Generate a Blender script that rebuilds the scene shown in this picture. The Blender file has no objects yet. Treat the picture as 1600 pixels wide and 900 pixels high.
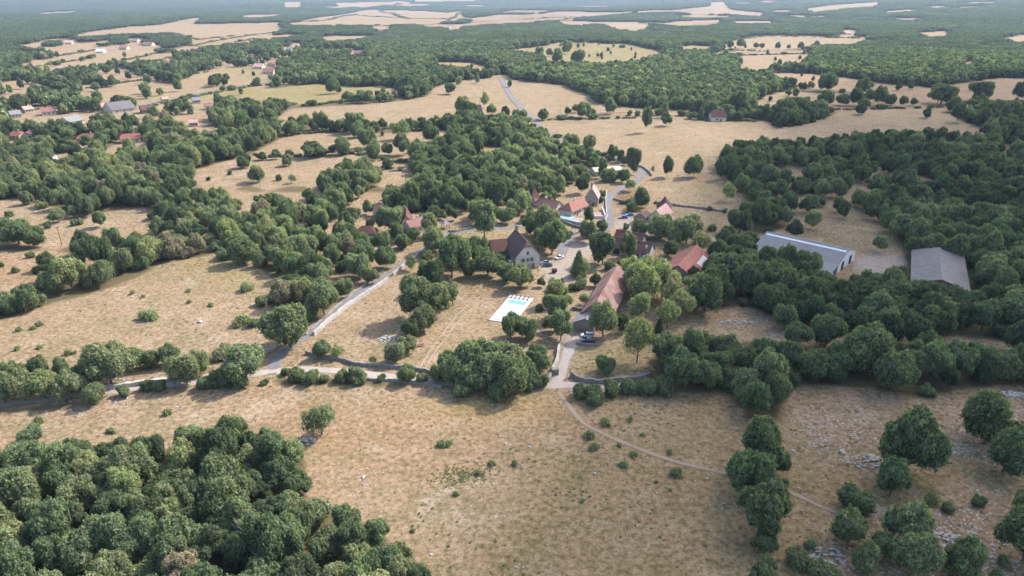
import bpy, bmesh, math, random
import numpy as np
from mathutils import Vector
R = math.radians
PI = math.pi
scene = bpy.context.scene
COL = scene.collection

# ------------------------------------------------------------ camera, sky, sun, exposure
CAM_H = 100.0
F = 1066.0                       # focal length in photograph pixels (1600 wide)
PITCH = math.atan(460.0 / F)
SP, CP = math.sin(PITCH), math.cos(PITCH)
cam_d = bpy.data.cameras.new('camera')
cam_d.sensor_width = 36.0
cam_d.lens = 36.0 * F / 1600.0
cam_d.clip_start = 1.0
cam_d.clip_end = 60000.0
cam = bpy.data.objects.new('camera', cam_d)
cam.location = (0, 0, CAM_H)
cam.rotation_euler = (PI / 2 - PITCH, 0, 0)
COL.objects.link(cam)
scene.camera = cam

SUN_AZ = R(35)                   # from +X towards +Y
SUN_EL = R(43)
SUNV = Vector((math.cos(SUN_EL) * math.cos(SUN_AZ), math.cos(SUN_EL) * math.sin(SUN_AZ), math.sin(SUN_EL)))
world = bpy.data.worlds.new('World')
scene.world = world
world.use_nodes = True
wn = world.node_tree.nodes
sky = wn.new('ShaderNodeTexSky')
sky.sky_type = 'NISHITA'
sky.sun_disc = False
sky.sun_elevation = SUN_EL
sky.sun_rotation = PI / 2 - SUN_AZ
sky.air_density = 1.2
sky.dust_density = 2.5
world.node_tree.links.new(sky.outputs[0], wn['Background'].inputs[0])
wn['Background'].inputs[1].default_value = 0.15
sun_d = bpy.data.lights.new('sun', 'SUN')
sun_d.energy = 3.15
sun_d.angle = R(0.9)
sun_d.color = (1.0, 0.95, 0.88)
sun = bpy.data.objects.new('sun', sun_d)
sun.rotation_euler = (-SUNV).to_track_quat('-Z', 'Y').to_euler()
sun.location = (0, 0, 2000)
COL.objects.link(sun)
scene.view_settings.view_transform = 'Standard'
scene.view_settings.look = 'None'
scene.view_settings.exposure = 1.48
scene.view_settings.gamma = 1.0
scene.view_settings.use_curve_mapping = False
cy = scene.cycles
cy.use_denoising = True
cy.max_bounces = 5
cy.diffuse_bounces = 2
cy.glossy_bounces = 2
cy.transmission_bounces = 2
cy.volume_bounces = 0
cy.transparent_max_bounces = 12
cy.sample_clamp_indirect = 4.0

rng = np.random.default_rng(7)
random.seed(7)

# ------------------------------------------------------------ terrain and the photograph's geometry
def sstep(a, b, x):
    t = np.clip((x - a) / (b - a), 0, 1)
    return t * t * (3 - 2 * t)

def hgt(x, y):
    x = np.asarray(x, float); y = np.asarray(y, float)
    d = np.hypot(x, y)
    w1 = sstep(750, 1800, d)
    h = w1 * (4.0 * np.sin(x / 210.0 + 1.3) * np.cos(y / 260.0 + .4) + 2.5 * np.sin((x + y) / 130.0))
    w2 = sstep(2200, 6500, d)
    h += w2 * (16 * np.sin(x / 800.0 + .7) * np.cos(y / 650.0) + 9 * np.sin((x - .6 * y) / 430.0))
    ang = x / np.maximum(y, 1.0)
    h += 85 * sstep(2000, 6500, d) * sstep(.02, .6, ang)      # the wooded rise at the right
    h += 150 * sstep(5500, 10500, d) * (1 + .3 * np.sin(x / 1500.0))
    return h

def project(x, y, z):
    x = np.asarray(x, float); y = np.asarray(y, float); dz = np.asarray(z, float) - CAM_H
    dep = y * CP - dz * SP
    dep = np.where(dep < 1e-3, 1e-3, dep)
    up = y * SP + dz * CP
    return 800 + F * x / dep, 450 - F * up / dep, dep

def ground(px, py):
    """The ground point seen at a pixel of the 1600x900 photograph."""
    u = (px - 800) / F; v = (py - 450) / F
    dx, dy, dz = u, CP - v * SP, -SP - v * CP
    z = 0.0
    for _ in range(8):
        t = (z - CAM_H) / dz
        z = float(hgt(dx * t, dy * t))
    return Vector((dx * t, dy * t, z))

def depth_at(p):
    return p[1] * CP - (p[2] - CAM_H) * SP

# ------------------------------------------------------------ helpers
def tag(o, label=None, cat=None, group=None, kind=None):
    if label: o['label'] = label
    if cat: o['category'] = cat
    if group: o['group'] = group
    if kind: o['kind'] = kind
    return o

def empty(name, loc=(0, 0, 0), rz=0.0, label=None, cat=None, group=None):
    o = bpy.data.objects.new(name, None)
    o.empty_display_size = 1.0
    o.location = loc; o.rotation_euler = (0, 0, rz)
    COL.objects.link(o)
    return tag(o, label, cat, group)

def mesh_obj(name, verts, faces, mat, parent=None, smooth=False):
    me = bpy.data.meshes.new(name)
    me.from_pydata([tuple(v) for v in verts], [], [tuple(f) for f in faces])
    me.update()
    if smooth:
        me.polygons.foreach_set('use_smooth', [True] * len(me.polygons))
    o = bpy.data.objects.new(name, me)
    if mat: me.materials.append(mat)
    COL.objects.link(o)
    if parent: o.parent = parent
    return o

class MB:
    def __init__(s): s.v = []; s.f = []
    def box(s, x0, x1, y0, y1, z0, z1):
        n = len(s.v)
        s.v += [(x0, y0, z0), (x1, y0, z0), (x1, y1, z0), (x0, y1, z0), (x0, y0, z1), (x1, y0, z1), (x1, y1, z1), (x0, y1, z1)]
        s.f += [(n, n+3, n+2, n+1), (n+4, n+5, n+6, n+7), (n, n+1, n+5, n+4), (n+1, n+2, n+6, n+5), (n+2, n+3, n+7, n+6), (n+3, n, n+4, n+7)]
        return s
    def poly(s, pts):
        n = len(s.v); s.v += [tuple(p) for p in pts]; s.f.append(tuple(range(n, n + len(pts)))); return s
    def prism(s, pts, off):
        """closed prism of a planar polygon swept by a vector"""
        n = len(s.v); k = len(pts)
        s.v += [tuple(p) for p in pts] + [tuple(Vector(p) + Vector(off)) for p in pts]
        s.f.append(tuple(range(n, n + k))); s.f.append(tuple(reversed(range(n + k, n + 2 * k))))
        for i in range(k):
            j = (i + 1) % k
            s.f.append((n + i, n + k + i, n + k + j, n + j))
        return s
    def tube(s, a, b, r0, r1, k=7):
        a = Vector(a); b = Vector(b); d = (b - a).normalized()
        q = d.to_track_quat('Z', 'Y'); n = len(s.v)
        for c, r in ((a, r0), (b, r1)):
            for i in range(k):
                t = 2 * PI * i / k
                s.v.append(tuple(c + q @ Vector((r * math.cos(t), r * math.sin(t), 0))))
        for i in range(k):
            j = (i + 1) % k
            s.f.append((n + i, n + j, n + k + j, n + k + i))
        s.f.append(tuple(reversed(range(n, n + k)))); s.f.append(tuple(range(n + k, n + 2 * k)))
        return s
    def build(s, name, mat, parent=None, smooth=False, fix=True):
        o = mesh_obj(name, s.v, s.f, mat, parent, smooth)
        if fix:
            bm = bmesh.new(); bm.from_mesh(o.data)
            bmesh.ops.recalc_face_normals(bm, faces=bm.faces)
            bm.to_mesh(o.data); bm.free()
        return o

# ------------------------------------------------------------ materials
def nt(name):
    m = bpy.data.materials.new(name); m.use_nodes = True
    t = m.node_tree; t.nodes.clear()
    return m, t
def N(t, typ, **kw):
    n = t.nodes.new(typ)
    for k, v in kw.items(): setattr(n, k, v)
    return n
def L(t, a, b): t.links.new(a, b)
def mathn(t, op, a, b=None, clamp=False):
    n = N(t, 'ShaderNodeMath', operation=op); n.use_clamp = clamp
    for i, s in enumerate((a, b)):
        if s is None: continue
        if isinstance(s, (int, float)): n.inputs[i].default_value = s
        else: L(t, s, n.inputs[i])
    return n.outputs[0]
def mix(t, f, a, b, blend='MIX'):
    n = N(t, 'ShaderNodeMix', data_type='RGBA', blend_type=blend)
    for i, s in ((0, f), (6, a), (7, b)):
        if isinstance(s, (int, float)): n.inputs[i].default_value = s
        elif isinstance(s, (tuple, list)): n.inputs[i].default_value = (*s[:3], 1)
        else: L(t, s, n.inputs[i])
    return n.outputs[2]
def noise(t, vec, scale, detail=4, rough=.55, dist=0.0):
    n = N(t, 'ShaderNodeTexNoise'); n.inputs['Scale'].default_value = scale
    n.inputs['Detail'].default_value = detail; n.inputs['Roughness'].default_value = rough
    n.inputs['Distortion'].default_value = dist
    if vec is not None: L(t, vec, n.inputs['Vector'])
    return n.outputs['Fac']
def ramp(t, fac, stops):
    n = N(t, 'ShaderNodeValToRGB'); cr = n.color_ramp
    while len(cr.elements) < len(stops): cr.elements.new(.5)
    for e, (p, c) in zip(cr.elements, stops):
        e.position = p; e.color = (*c, 1) if len(c) == 3 else c
    if fac is not None: L(t, fac, n.inputs[0])
    return n.outputs[0]
def rmp(t, fac, a, b, c=0.0, d=1.0):
    n = N(t, 'ShaderNodeMapRange'); L(t, fac, n.inputs[0])
    for i, v in enumerate((a, b, c, d)): n.inputs[i + 1].default_value = v
    return n.outputs[0]
def finish(t, col, rough=.9, bump=None, bstr=.3, bdist=.1, spec=.2, metal=0.0):
    b = N(t, 'ShaderNodeBsdfPrincipled'); o = N(t, 'ShaderNodeOutputMaterial')
    if isinstance(col, (tuple, list)): b.inputs['Base Color'].default_value = (*col[:3], 1)
    else: L(t, col, b.inputs['Base Color'])
    if isinstance(rough, (int, float)): b.inputs['Roughness'].default_value = rough
    else: L(t, rough, b.inputs['Roughness'])
    b.inputs['Specular IOR Level'].default_value = spec
    b.inputs['Metallic'].default_value = metal
    if bump is not None:
        n = N(t, 'ShaderNodeBump'); n.inputs['Strength'].default_value = bstr; n.inputs['Distance'].default_value = bdist
        L(t, bump, n.inputs['Height']); L(t, n.outputs[0], b.inputs['Normal'])
    L(t, b.outputs[0], o.inputs[0]); return b
def opos(t): return N(t, 'ShaderNodeTexCoord').outputs['Object']
def wpos(t): return N(t, 'ShaderNodeNewGeometry').outputs['Position']

def simple(name, c1, c2, scale=2.0, rough=.9, bstr=.3, spec=.2, metal=0.0, detail=5):
    m, t = nt(name); f = noise(t, opos(t), scale, detail)
    finish(t, mix(t, rmp(t, f, .3, .7), c1, c2), rough, f, bstr, .1, spec, metal)
    return m

def roof_mat(name, c1, c2, c3, pitch=.35, patch=.25):
    """clay tiles: fine rows, blotches of older tiles, lichen"""
    m, t = nt(name); p = opos(t)
    big = noise(t, p, patch, 4, .6); mid = noise(t, p, 1.6, 4, .7); fine = noise(t, p, 7.0, 2, .6)
    c = mix(t, rmp(t, big, .38, .62), c1, c2)
    c = mix(t, mathn(t, 'MULTIPLY', rmp(t, mid, .55, .7), .7), c, c3)
    c = mix(t, rmp(t, fine, .3, .7, .0, .45), c, (c[0] if isinstance(c, tuple) else (0.05, .035, .03)))
    sx = N(t, 'ShaderNodeSeparateXYZ'); L(t, p, sx.inputs[0])
    w = mathn(t, 'SINE', mathn(t, 'MULTIPLY', sx.outputs[2], 2 * PI / pitch))
    w2 = mathn(t, 'SINE', mathn(t, 'MULTIPLY', sx.outputs[1], 2 * PI / .3))
    hh = mathn(t, 'ADD', mathn(t, 'ADD', w, mathn(t, 'MULTIPLY', w2, .6)), mathn(t, 'MULTIPLY', mid, 3))
    finish(t, c, .9, hh, .5, .05, .15)
    return m

M = {}
M['roof_dark'] = roof_mat('roof_dark', (.095, .060, .066), (.125, .075, .068), (.17, .12, .10))
M['roof_brown'] = roof_mat('roof_brown', (0.099, 0.049, 0.042), (0.137, 0.065, 0.049), (0.167, 0.114, 0.091))
M['roof_red'] = roof_mat('roof_red', (.29, .105, .08), (.20, .08, .065), (.36, .20, .16), patch=.5)
M['roof_orange'] = roof_mat('roof_orange', (.31, .135, .105), (.27, .13, .10), (.38, .24, .20), patch=.5)
M['roof_pink'] = roof_mat('roof_pink', (0.46, 0.28, 0.25), (0.52, 0.33, 0.29), (0.289, 0.160, 0.137))
M['roof_pinkdark'] = roof_mat('roof_pinkdark', (0.274, 0.144, 0.122), (0.228, 0.114, 0.099), (0.342, 0.205, 0.175))
M['roof_longbarn'] = roof_mat('roof_longbarn', (.31, .20, .175), (.17, .085, .07), (.38, .19, .13), patch=.16)
M['roof_grey'] = simple('roof_grey', (0.152, 0.144, 0.152), (0.205, 0.198, 0.205), .7, .8, .2)
def corr(name, c1, c2, rust=None):
    m, t = nt(name); p = opos(t)
    sx = N(t, 'ShaderNodeSeparateXYZ'); L(t, p, sx.inputs[0])
    w = mathn(t, 'SINE', mathn(t, 'MULTIPLY', sx.outputs[1], 2 * PI / .9))
    strk = noise(t, p, .35, 5, .65); fine = noise(t, p, 3.0, 3, .6)
    c = mix(t, rmp(t, strk, .35, .65), c1, c2)
    c = mix(t, rmp(t, w, -1, 1, .0, .22), c, (c2[0] * .6, c2[1] * .6, c2[2] * .6))
    sh = mathn(t, 'FRACT', mathn(t, 'DIVIDE', sx.outputs[1], 5.4))
    c = mix(t, rmp(t, sh, .0, .03, .35, .0), c, (0.061, 0.061, 0.068))
    c = mix(t, rmp(t, fine, .5, .8, 0, .35), c, (0.228, 0.220, 0.205))
    finish(t, c, .75, w, .4, .05, .25); return m
M['fibre_grey'] = corr('fibre_grey', (.092, .084, .088), (.135, .122, .124))
M['fibre_pale'] = corr('fibre_pale', (.190, .188, .195), (.145, .145, .155))
M['sheet_white'] = simple('sheet_white', (0.570, 0.578, 0.593), (0.471, 0.486, 0.517), 1.0, .5, .1)
def stone_mat(name, c1, c2, c3, s=2.2):
    m, t = nt(name); p = opos(t)
    vo = N(t, 'ShaderNodeTexVoronoi'); vo.inputs['Scale'].default_value = s; L(t, p, vo.inputs['Vector'])
    f = noise(t, p, .5, 4); g = noise(t, p, 6, 3)
    c = mix(t, rmp(t, f, .35, .65), c1, c2)
    c = mix(t, mathn(t, 'MULTIPLY', vo.outputs['Distance'], .55), c, c3)
    c = mix(t, rmp(t, g, .3, .75, 0, .3), c, c3)
    finish(t, c, .95, vo.outputs['Distance'], .5, .08, .1); return m
M['stone_wall'] = stone_mat('stone_wall', (0.304, 0.266, 0.228), (0.251, 0.213, 0.182), (0.152, 0.129, 0.114))
M['stone_pink'] = stone_mat('stone_pink', (.62, .54, .49), (.54, .47, .42), (.36, .31, .28))
M['render_cream'] = simple('render_cream', (0.471, 0.426, 0.350), (0.395, 0.350, 0.289), .8)
M['render_white'] = simple('render_white', (0.593, 0.578, 0.547), (0.502, 0.479, 0.456), .8)
M['drystone'] = stone_mat('drystone', (0.319, 0.304, 0.289), (0.228, 0.213, 0.198), (0.076, 0.068, 0.061), 1.6)
M['drystone_pale'] = stone_mat('drystone_pale', (0.502, 0.471, 0.441), (0.365, 0.342, 0.319), (0.167, 0.152, 0.137), 1.4)
M['rock'] = simple('rock', (0.395, 0.365, 0.342), (0.258, 0.236, 0.220), .7, .95, .4)
M['bark'] = simple('bark', (0.122, 0.099, 0.084), (0.068, 0.057, 0.046), 3.0, .95, .5)
M['deadwood'] = simple('deadwood', (0.274, 0.251, 0.236), (0.182, 0.167, 0.152), 3.0)
M['wood_dark'] = simple('wood_dark', (0.076, 0.046, 0.034), (0.114, 0.068, 0.046), 4)
M['wood_brown'] = simple('wood_brown', (0.167, 0.091, 0.061), (0.213, 0.129, 0.084), 4)
M['shutter'] = simple('shutter', (0.228, 0.228, 0.274), (0.274, 0.274, 0.319), 4, .7)
M['doorway_shade'] = simple('doorway_shade', (.012, .011, .012), (.02, .018, .018), 1)  # near-black fill, the shade inside open doorways put into colour
M['glass_dark'] = simple('glass_dark', (0.015, 0.018, 0.023), (0.023, 0.027, 0.030), 1, .12, 0, .6)
M['tyre'] = simple('tyre', (.02, .02, .02), (0.023, 0.023, 0.023), 5)
M['rim'] = simple('rim', (0.380, 0.380, 0.395), (0.304, 0.304, 0.319), 5, .35, 0, .5, .6)
def paint(name, c):
    m, t = nt(name); b = finish(t, c, .3, spec=.5); b.inputs['Coat Weight'].default_value = .6; return m
M['paint_blue'] = paint('paint_blue', (0.027, 0.076, 0.304))
M['paint_ltblue'] = paint('paint_ltblue', (0.076, 0.167, 0.395))
M['paint_silver'] = paint('paint_silver', (0.342, 0.395, 0.502))
M['paint_white'] = paint('paint_white', (0.608, 0.608, 0.608))
M['paint_black'] = paint('paint_black', (.02, .022, .028))
M['paint_red'] = paint('paint_red', (0.266, 0.038, 0.030))
M['lamp_glass'] = paint('lamp_glass', (0.608, 0.608, 0.570))
M['pool_cover'] = simple('pool_cover', (.36, .50, .475), (.41, .53, .505), .5, .4, .05, .4)
def water_mat():
    m, t = nt('pool_water'); p = opos(t); f = noise(t, p, 3.0, 3)
    finish(t, mix(t, rmp(t, f, .3, .7), (.13, .38, .36), (.18, .43, .41)), .08, f, .08, .05, .5); return m
M['pool_water'] = water_mat()
M['pool_stone'] = simple('pool_stone', (.44, .41, .39), (.36, .33, .315), .9, .7, .1)
M['terracotta'] = simple('terracotta', (0.258, 0.152, 0.129), (0.319, 0.198, 0.167), 1.2)
M['fabric_purple'] = simple('fabric_purple', (.24, .21, .25), (.17, .15, .18), 3)
def track_mat(name, c1, c2, c3, s=.25):
    m, t = nt(name); p = wpos(t)
    a = noise(t, p, s, 5, .6); b = noise(t, p, 1.8, 4, .65)
    c = mix(t, rmp(t, a, .35, .65), c1, c2); c = mix(t, rmp(t, b, .5, .75, 0, .6), c, c3)
    finish(t, c, .95, b, .3, .1, .1); return m
M['asphalt'] = track_mat('asphalt', (.12, .112, .118), (.165, .155, .16), (.22, .19, .165))
M['gravel'] = track_mat('gravel', (.26, .225, .20), (.33, .285, .25), (.20, .165, .13))
M['dirt'] = track_mat('dirt', (.25, .19, .145), (.31, .24, .185), (.18, .14, .10))
M['path_dirt'] = track_mat('path_dirt', (.235, .178, .128), (.27, .205, .15), (.17, .135, .09), 1.2)
M['terrace_stone'] = simple('terrace_stone', (.36, .33, .31), (.28, .255, .24), 1.2)

def foliage():
    m, t = nt('foliage')
    at = N(t, 'ShaderNodeAttribute', attribute_type='INSTANCER', attribute_name='tone')
    lf = N(t, 'ShaderNodeAttribute', attribute_type='GEOMETRY', attribute_name='leaf')
    c = ramp(t, at.outputs['Fac'], [(0.0, (.052, .078, .038)), (.22, (.082, .118, .050)), (.45, (.122, .165, .066)), (.65, (.168, .200, .088)),
                                     (.8, (.20, .235, .085)), (.9, (.23, .235, .085)), (1.0, (.225, .185, .115))])
    p = wpos(t)
    big = noise(t, p, .35, 3)
    c = mix(t, rmp(t, big, .35, .65, 0, .45), c, mix(t, 1.0, c, (.85, .70, .95), 'MULTIPLY'))
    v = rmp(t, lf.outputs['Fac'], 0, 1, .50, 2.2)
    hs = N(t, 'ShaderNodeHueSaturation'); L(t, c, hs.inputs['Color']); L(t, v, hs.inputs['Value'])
    hs.inputs['Saturation'].default_value = .75
    oi = N(t, 'ShaderNodeObjectInfo'); L(t, rmp(t, oi.outputs['Random'], 0, 1, .474, .520), hs.inputs['Hue'])
    d = N(t, 'ShaderNodeBsdfDiffuse'); L(t, hs.outputs[0], d.inputs[0])
    tr = N(t, 'ShaderNodeBsdfTranslucent'); L(t, mix(t, 1.0, hs.outputs[0], (1.3, 1.5, .7), 'MULTIPLY'), tr.inputs[0])
    ms = N(t, 'ShaderNodeMixShader'); ms.inputs[0].default_value = .44
    L(t, d.outputs[0], ms.inputs[1]); L(t, tr.outputs[0], ms.inputs[2])
    o = N(t, 'ShaderNodeOutputMaterial'); L(t, ms.outputs[0], o.inputs[0])
    return m
M['foliage'] = foliage()

# ------------------------------------------------------------ land cover, digitised on the ground of the photograph
MX0, MY0, MW, MH = -700, -20, 3000, 1120
wood = np.ones((MH, MW), np.float32)          # how wooded the ground is
cover = np.zeros((MH, MW), np.int16)          # kind of open ground

def raster(arr, pts, val, grow=0):
    pts = [(x - MX0, y - MY0) for x, y in pts]
    xs = [p[0] for p in pts]; ys = [p[1] for p in pts]
    x0, x1 = max(0, int(min(xs)) - 1), min(MW, int(max(xs)) + 2)
    y0, y1 = max(0, int(min(ys)) - 1), min(MH, int(max(ys)) + 2)
    if x1 <= x0 or y1 <= y0: return
    X, Y = np.meshgrid(np.arange(x0, x1) + .5, np.arange(y0, y1) + .5)
    # organic edges
    X = X + 3.0 * np.sin(Y * .21 + X * .043) * min(1, (y0 + 30) / 400)
    ins = np.zeros(X.shape, bool)
    n = len(pts)
    for i in range(n):
        (ax, ay), (bx, by) = pts[i], pts[(i + 1) % n]
        if ay == by: continue
        c = ((ay > Y) != (by > Y)) & (X < (bx - ax) * (Y - ay) / (by - ay) + ax)
        ins ^= c
    sub = arr[y0:y1, x0:x1]; sub[ins] = val

def rline(arr, pts, w, val):
    for (ax, ay), (bx, by) in zip(pts[:-1], pts[1:]):
        n = max(2, int(math.hypot(bx - ax, by - ay)))
        for k in range(n + 1):
            x = ax + (bx - ax) * k / n - MX0; y = ay + (by - ay) * k / n - MY0
            h = w / 2; hv = max(.5, h * .45)
            arr[max(0, int(y - hv)):int(y + hv) + 1, max(0, int(x - h)):int(x + h) + 1] = val

# cover kinds: 1 straw 2 pink stubble 3 greenish 4 golden 5 ploughed 6 stony 7 gravel yard 8 brown
FIELDS = [
 (1, [(32,72),(100,57),(140,50),(205,42),(250,39),(308,27),(316,30),(300,38),(436,35),(436,47),(395,52),(370,55),(310,62),(290,62),(262,52),(185,55),(100,58),(52,76),(36,80)]),
 (1, [(300,62),(400,51),(436,47),(436,52),(370,68),(310,72),(296,66)]),
 (1, [(20,103),(80,92),(150,79),(165,83),(100,96),(50,106),(22,108)]),
 (2, [(70,75),(130,68),(178,62),(150,72),(85,80)]),
 (1, [(30,123),(60,111),(150,92),(190,80),(225,77),(237,83),(200,95),(150,104),(80,114),(36,124)]),
 (1, [(195,98),(235,85),(285,82),(262,93),(215,100)]),
 (2, [(262,80),(290,72),(320,74),(290,83)]),
 (2, [(-80,128),(0,130),(25,129),(10,137),(-80,142)]),
 (1, [(90,148),(145,135),(146,143),(110,150)]),
 (1, [(280,126),(325,113),(340,118),(330,128),(290,134)]),
 (1, [(195,140),(222,137),(225,146),(200,148)]),
 (3, [(200,161),(300,149),(400,132),(400,146),(370,150),(240,164)]),
 (3, [(345,106),(400,104),(440,104),(400,120),(380,118),(350,112)]),
 (2, [(240,185),(290,180),(330,178),(325,190),(280,195),(250,188)]),
 (1, [(300,207),(340,205),(378,208),(375,215),(340,215),(305,212)]),
 (1, [(400,36),(435,37),(433,46),(400,51)]),
 (1, [(468,34),(505,26),(530,24),(575,15),(660,17),(700,20),(724,17),(720,32),(690,36),(600,40),(530,40),(480,38)]),
 (5, [(735,37),(745,28),(775,24),(845,22),(838,33),(780,38)]),
 (1, [(840,33),(848,22),(870,18),(950,19),(985,20),(930,26),(880,30)]),
 (1, [(520,4),(600,3),(620,6),(570,12),(530,10)]),
 (1, [(640,-3),(760,-3),(740,2),(650,3)]),
 (4, [(680,97),(730,97),(760,103),(770,110),(755,112),(700,106),(682,103)]),
 (3, [(345,148),(400,142),(450,136),(500,131),(560,136),(600,135),(622,138),(632,148),(560,150),(525,158),(480,165),(430,158),(370,158),(350,152)]),
 (1, [(425,190),(440,178),(455,170),(500,167),(560,163),(600,160),(640,156),(668,150),(675,138),(700,130),(730,125),(775,122),(790,125),(800,150),(832,186),(720,182),(640,193),(590,197),(540,190),(480,195),(440,202)]),
 (1, [(783,122),(830,127),(880,133),(925,150),(932,160),(965,167),(1060,172),(1080,172),(1070,182),(960,182),(880,183),(840,184),(815,160),(790,135)]),
 (3, [(770,81),(850,72),(880,65),(910,66),(985,70),(1030,80),(1040,84),(990,98),(930,103),(900,100),(850,100),(852,90),(840,86),(800,82)]),
 (6, [(940,40),(975,35),(1005,37),(1015,45),(990,50),(960,46)]),
 (1, [(1040,17),(1110,10),(1110,3),(1130,3),(1140,15),(1190,20),(1195,26),(1130,22),(1080,22)]),
 (3, [(1062,71),(1110,72),(1115,79),(1065,81)]),
 (1, [(1150,62),(1200,55),(1350,58),(1350,68),(1270,73),(1200,80),(1160,80),(1120,77)]),
 (1, [(1112,86),(1160,82),(1265,82),(1262,92),(1250,102),(1205,103),(1200,112),(1150,112),(1150,105),(1160,97),(1150,90)]),
 (2, [(1200,113),(1260,115),(1300,118),(1380,130),(1460,137),(1500,130),(1560,122),(1600,122),(1700,122),(1900,130),(1900,165),(1700,160),(1600,155),(1480,160),(1420,160),(1390,152),(1330,144),(1300,140),(1240,137),(1205,120)]),
 (1, [(1170,168),(1195,150),(1210,145),(1240,142),(1320,148),(1330,152),(1290,160),(1260,165),(1220,172),(1185,172)]),
 (1, [(840,188),(900,186),(960,183),(1000,182),(1100,188),(1200,188),(1212,200),(1250,196),(1290,185),(1320,172),(1400,169),(1465,168),(1490,182),(1550,205),(1530,214),(1460,208),(1400,208),(1350,215),(1210,224),(1140,228),(1125,250),(1130,270),(1190,340),(1110,365),(1050,350),(1000,300),(1022,270),(990,258),(960,242),(900,216),(850,205)]),
 (2, [(1480,160),(1560,165),(1640,158),(1700,165),(1900,170),(1900,200),(1700,190),(1620,180),(1570,175),(1520,165)]),
 (1, [(1258,14),(1300,8),(1375,3),(1370,10),(1320,14),(1270,20)]),
 (2, [(1430,52),(1480,48),(1480,58),(1440,58)]), (2, [(1370,60),(1395,62),(1390,67)]),
 (2, [(1570,60),(1600,54),(1700,54),(1700,65),(1600,66),(1570,65)]), (2, [(1505,97),(1525,95),(1520,105),(1505,104)]),
 (1, [(75,241),(118,239),(115,250),(85,253)]), (1, [(160,240),(175,228),(205,225),(185,240),(170,252)]), (1, [(212,248),(247,243),(245,258),(225,262),(213,256)]),
 (1, [(285,272),(340,256),(395,240),(440,214),(480,208),(545,206),(600,208),(660,205),(700,203),(700,215),(640,235),(640,255),(655,290),(620,300),(590,292),(580,275),(560,266),(540,262),(510,280),(505,300),(465,290),(420,298),(390,290),(350,298),(310,290)]),
 (1, [(-100,318),(0,312),(40,307),(70,322),(110,330),(140,338),(185,326),(237,324),(238,345),(250,364),(225,374),(150,378),(105,386),(80,390),(35,384),(-100,372)]),
 (2, [(-100,395),(0,392),(95,392),(115,398),(112,412),(80,425),(70,448),(0,462),(-100,470)]),
 (1, [(-100,512),(0,502),(80,473),(130,462),(180,445),(220,432),(260,408),(310,402),(330,395),(365,392),(400,410),(432,440),(395,478),(480,482),(482,500),(430,545),(400,560),(320,552),(250,570),(200,560),(120,575),(60,575),(0,590),(-100,600)]),
 (4, [(300,379),(345,378),(340,389),(290,393)]),
 (4, [(740,233),(770,229),(792,232),(785,244),(760,248),(742,243)]),
 (8, [(885,262),(905,256),(925,262),(920,270),(890,272)]),
 # village, gardens and the drive
 (1, [(575,345),(600,338),(640,333),(700,338),(760,335),(800,325),(830,318),(840,300),(870,292),(900,285),(905,272),(935,256),(975,256),(1000,262),(1022,270),(1000,300),(1050,350),(1110,362),(1170,360),(1195,372),(1235,345),(1335,345),(1395,365),(1412,385),(1418,440),(1370,438),(1330,425),(1290,405),(1200,395),(1150,385),(1105,400),(1100,470),(1095,500),(1110,480),(1165,478),(1240,508),(1300,518),(1400,522),(1500,528),(1700,542),(1900,550),(1900,566),(1700,556),(1500,548),(1400,537),(1300,543),(1240,542),(1200,532),(1120,537),(1080,522),(1040,540),(1015,560),(1010,600),(860,605),(830,600),(780,590),(700,600),(560,590),(430,592),(200,612),(-100,640),(-100,628),(180,600),(400,560),(430,545),(490,520),(540,470),(600,430),(640,402),(668,383),(650,385),(610,395),(575,385)]),
 (3, [(700,372),(760,370),(790,390),(780,400),(720,395)]), (3, [(800,345),(840,338),(890,345),(900,355),(860,362),(820,352)]),
 (1, [(-300,652),(0,648),(100,640),(190,622),(300,607),(430,600),(640,605),(760,612),(860,604),(1020,612),(1150,612),(1165,655),(1215,655),(1240,600),(1370,606),(1430,622),(1520,606),(1600,600),(1700,596),(2200,600),(2200,1090),(-700,1090),(-700,700)]),
]
for k, pts in FIELDS:
    raster(wood, pts, 0.0); raster(cover, pts, k)
raster(wood, [(1285,146),(1420,148),(1480,158),(1900,158),(1900,205),(1640,196),(1560,182),(1520,172),(1480,173),(1400,174),(1320,178),(1285,168)], 0.0)
raster(cover, [(1285,146),(1420,148),(1480,158),(1900,158),(1900,205),(1640,196),(1560,182),(1520,172),(1480,173),(1400,174),(1320,178),(1285,168)], 2)
raster(wood, [(1278,398),(1348,398),(1350,448),(1282,456)], 0.0); 
rf = np.random.default_rng(21)
for i in range(46):       # the small straw fields between the far woods
    x = rf.uniform(380, 1260) if i < 34 else rf.uniform(60, 1600); y = rf.uniform(2, 62) if x > 380 else rf.uniform(4, 26)
    if 560 < x < 1260 and 40 < y < 62: y *= .6
    if x > 1260: y *= .5
    w = rf.uniform(18, 62) * (.5 + y / 50); hh = rf.uniform(.7, 1.6) + y * rf.uniform(.02, .06); sl = rf.uniform(-.05, .03)
    pts = []
    for k in range(10):
        a = k / 10 * 2 * PI; q = rf.uniform(.7, 1.1); pts.append((x + w * math.cos(a) * q, y + hh * math.sin(a) * q + sl * w * math.cos(a)))
    raster(wood, pts, 0.0); raster(cover, pts, int(rf.choice([1, 1, 2, 3, 5])))
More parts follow.
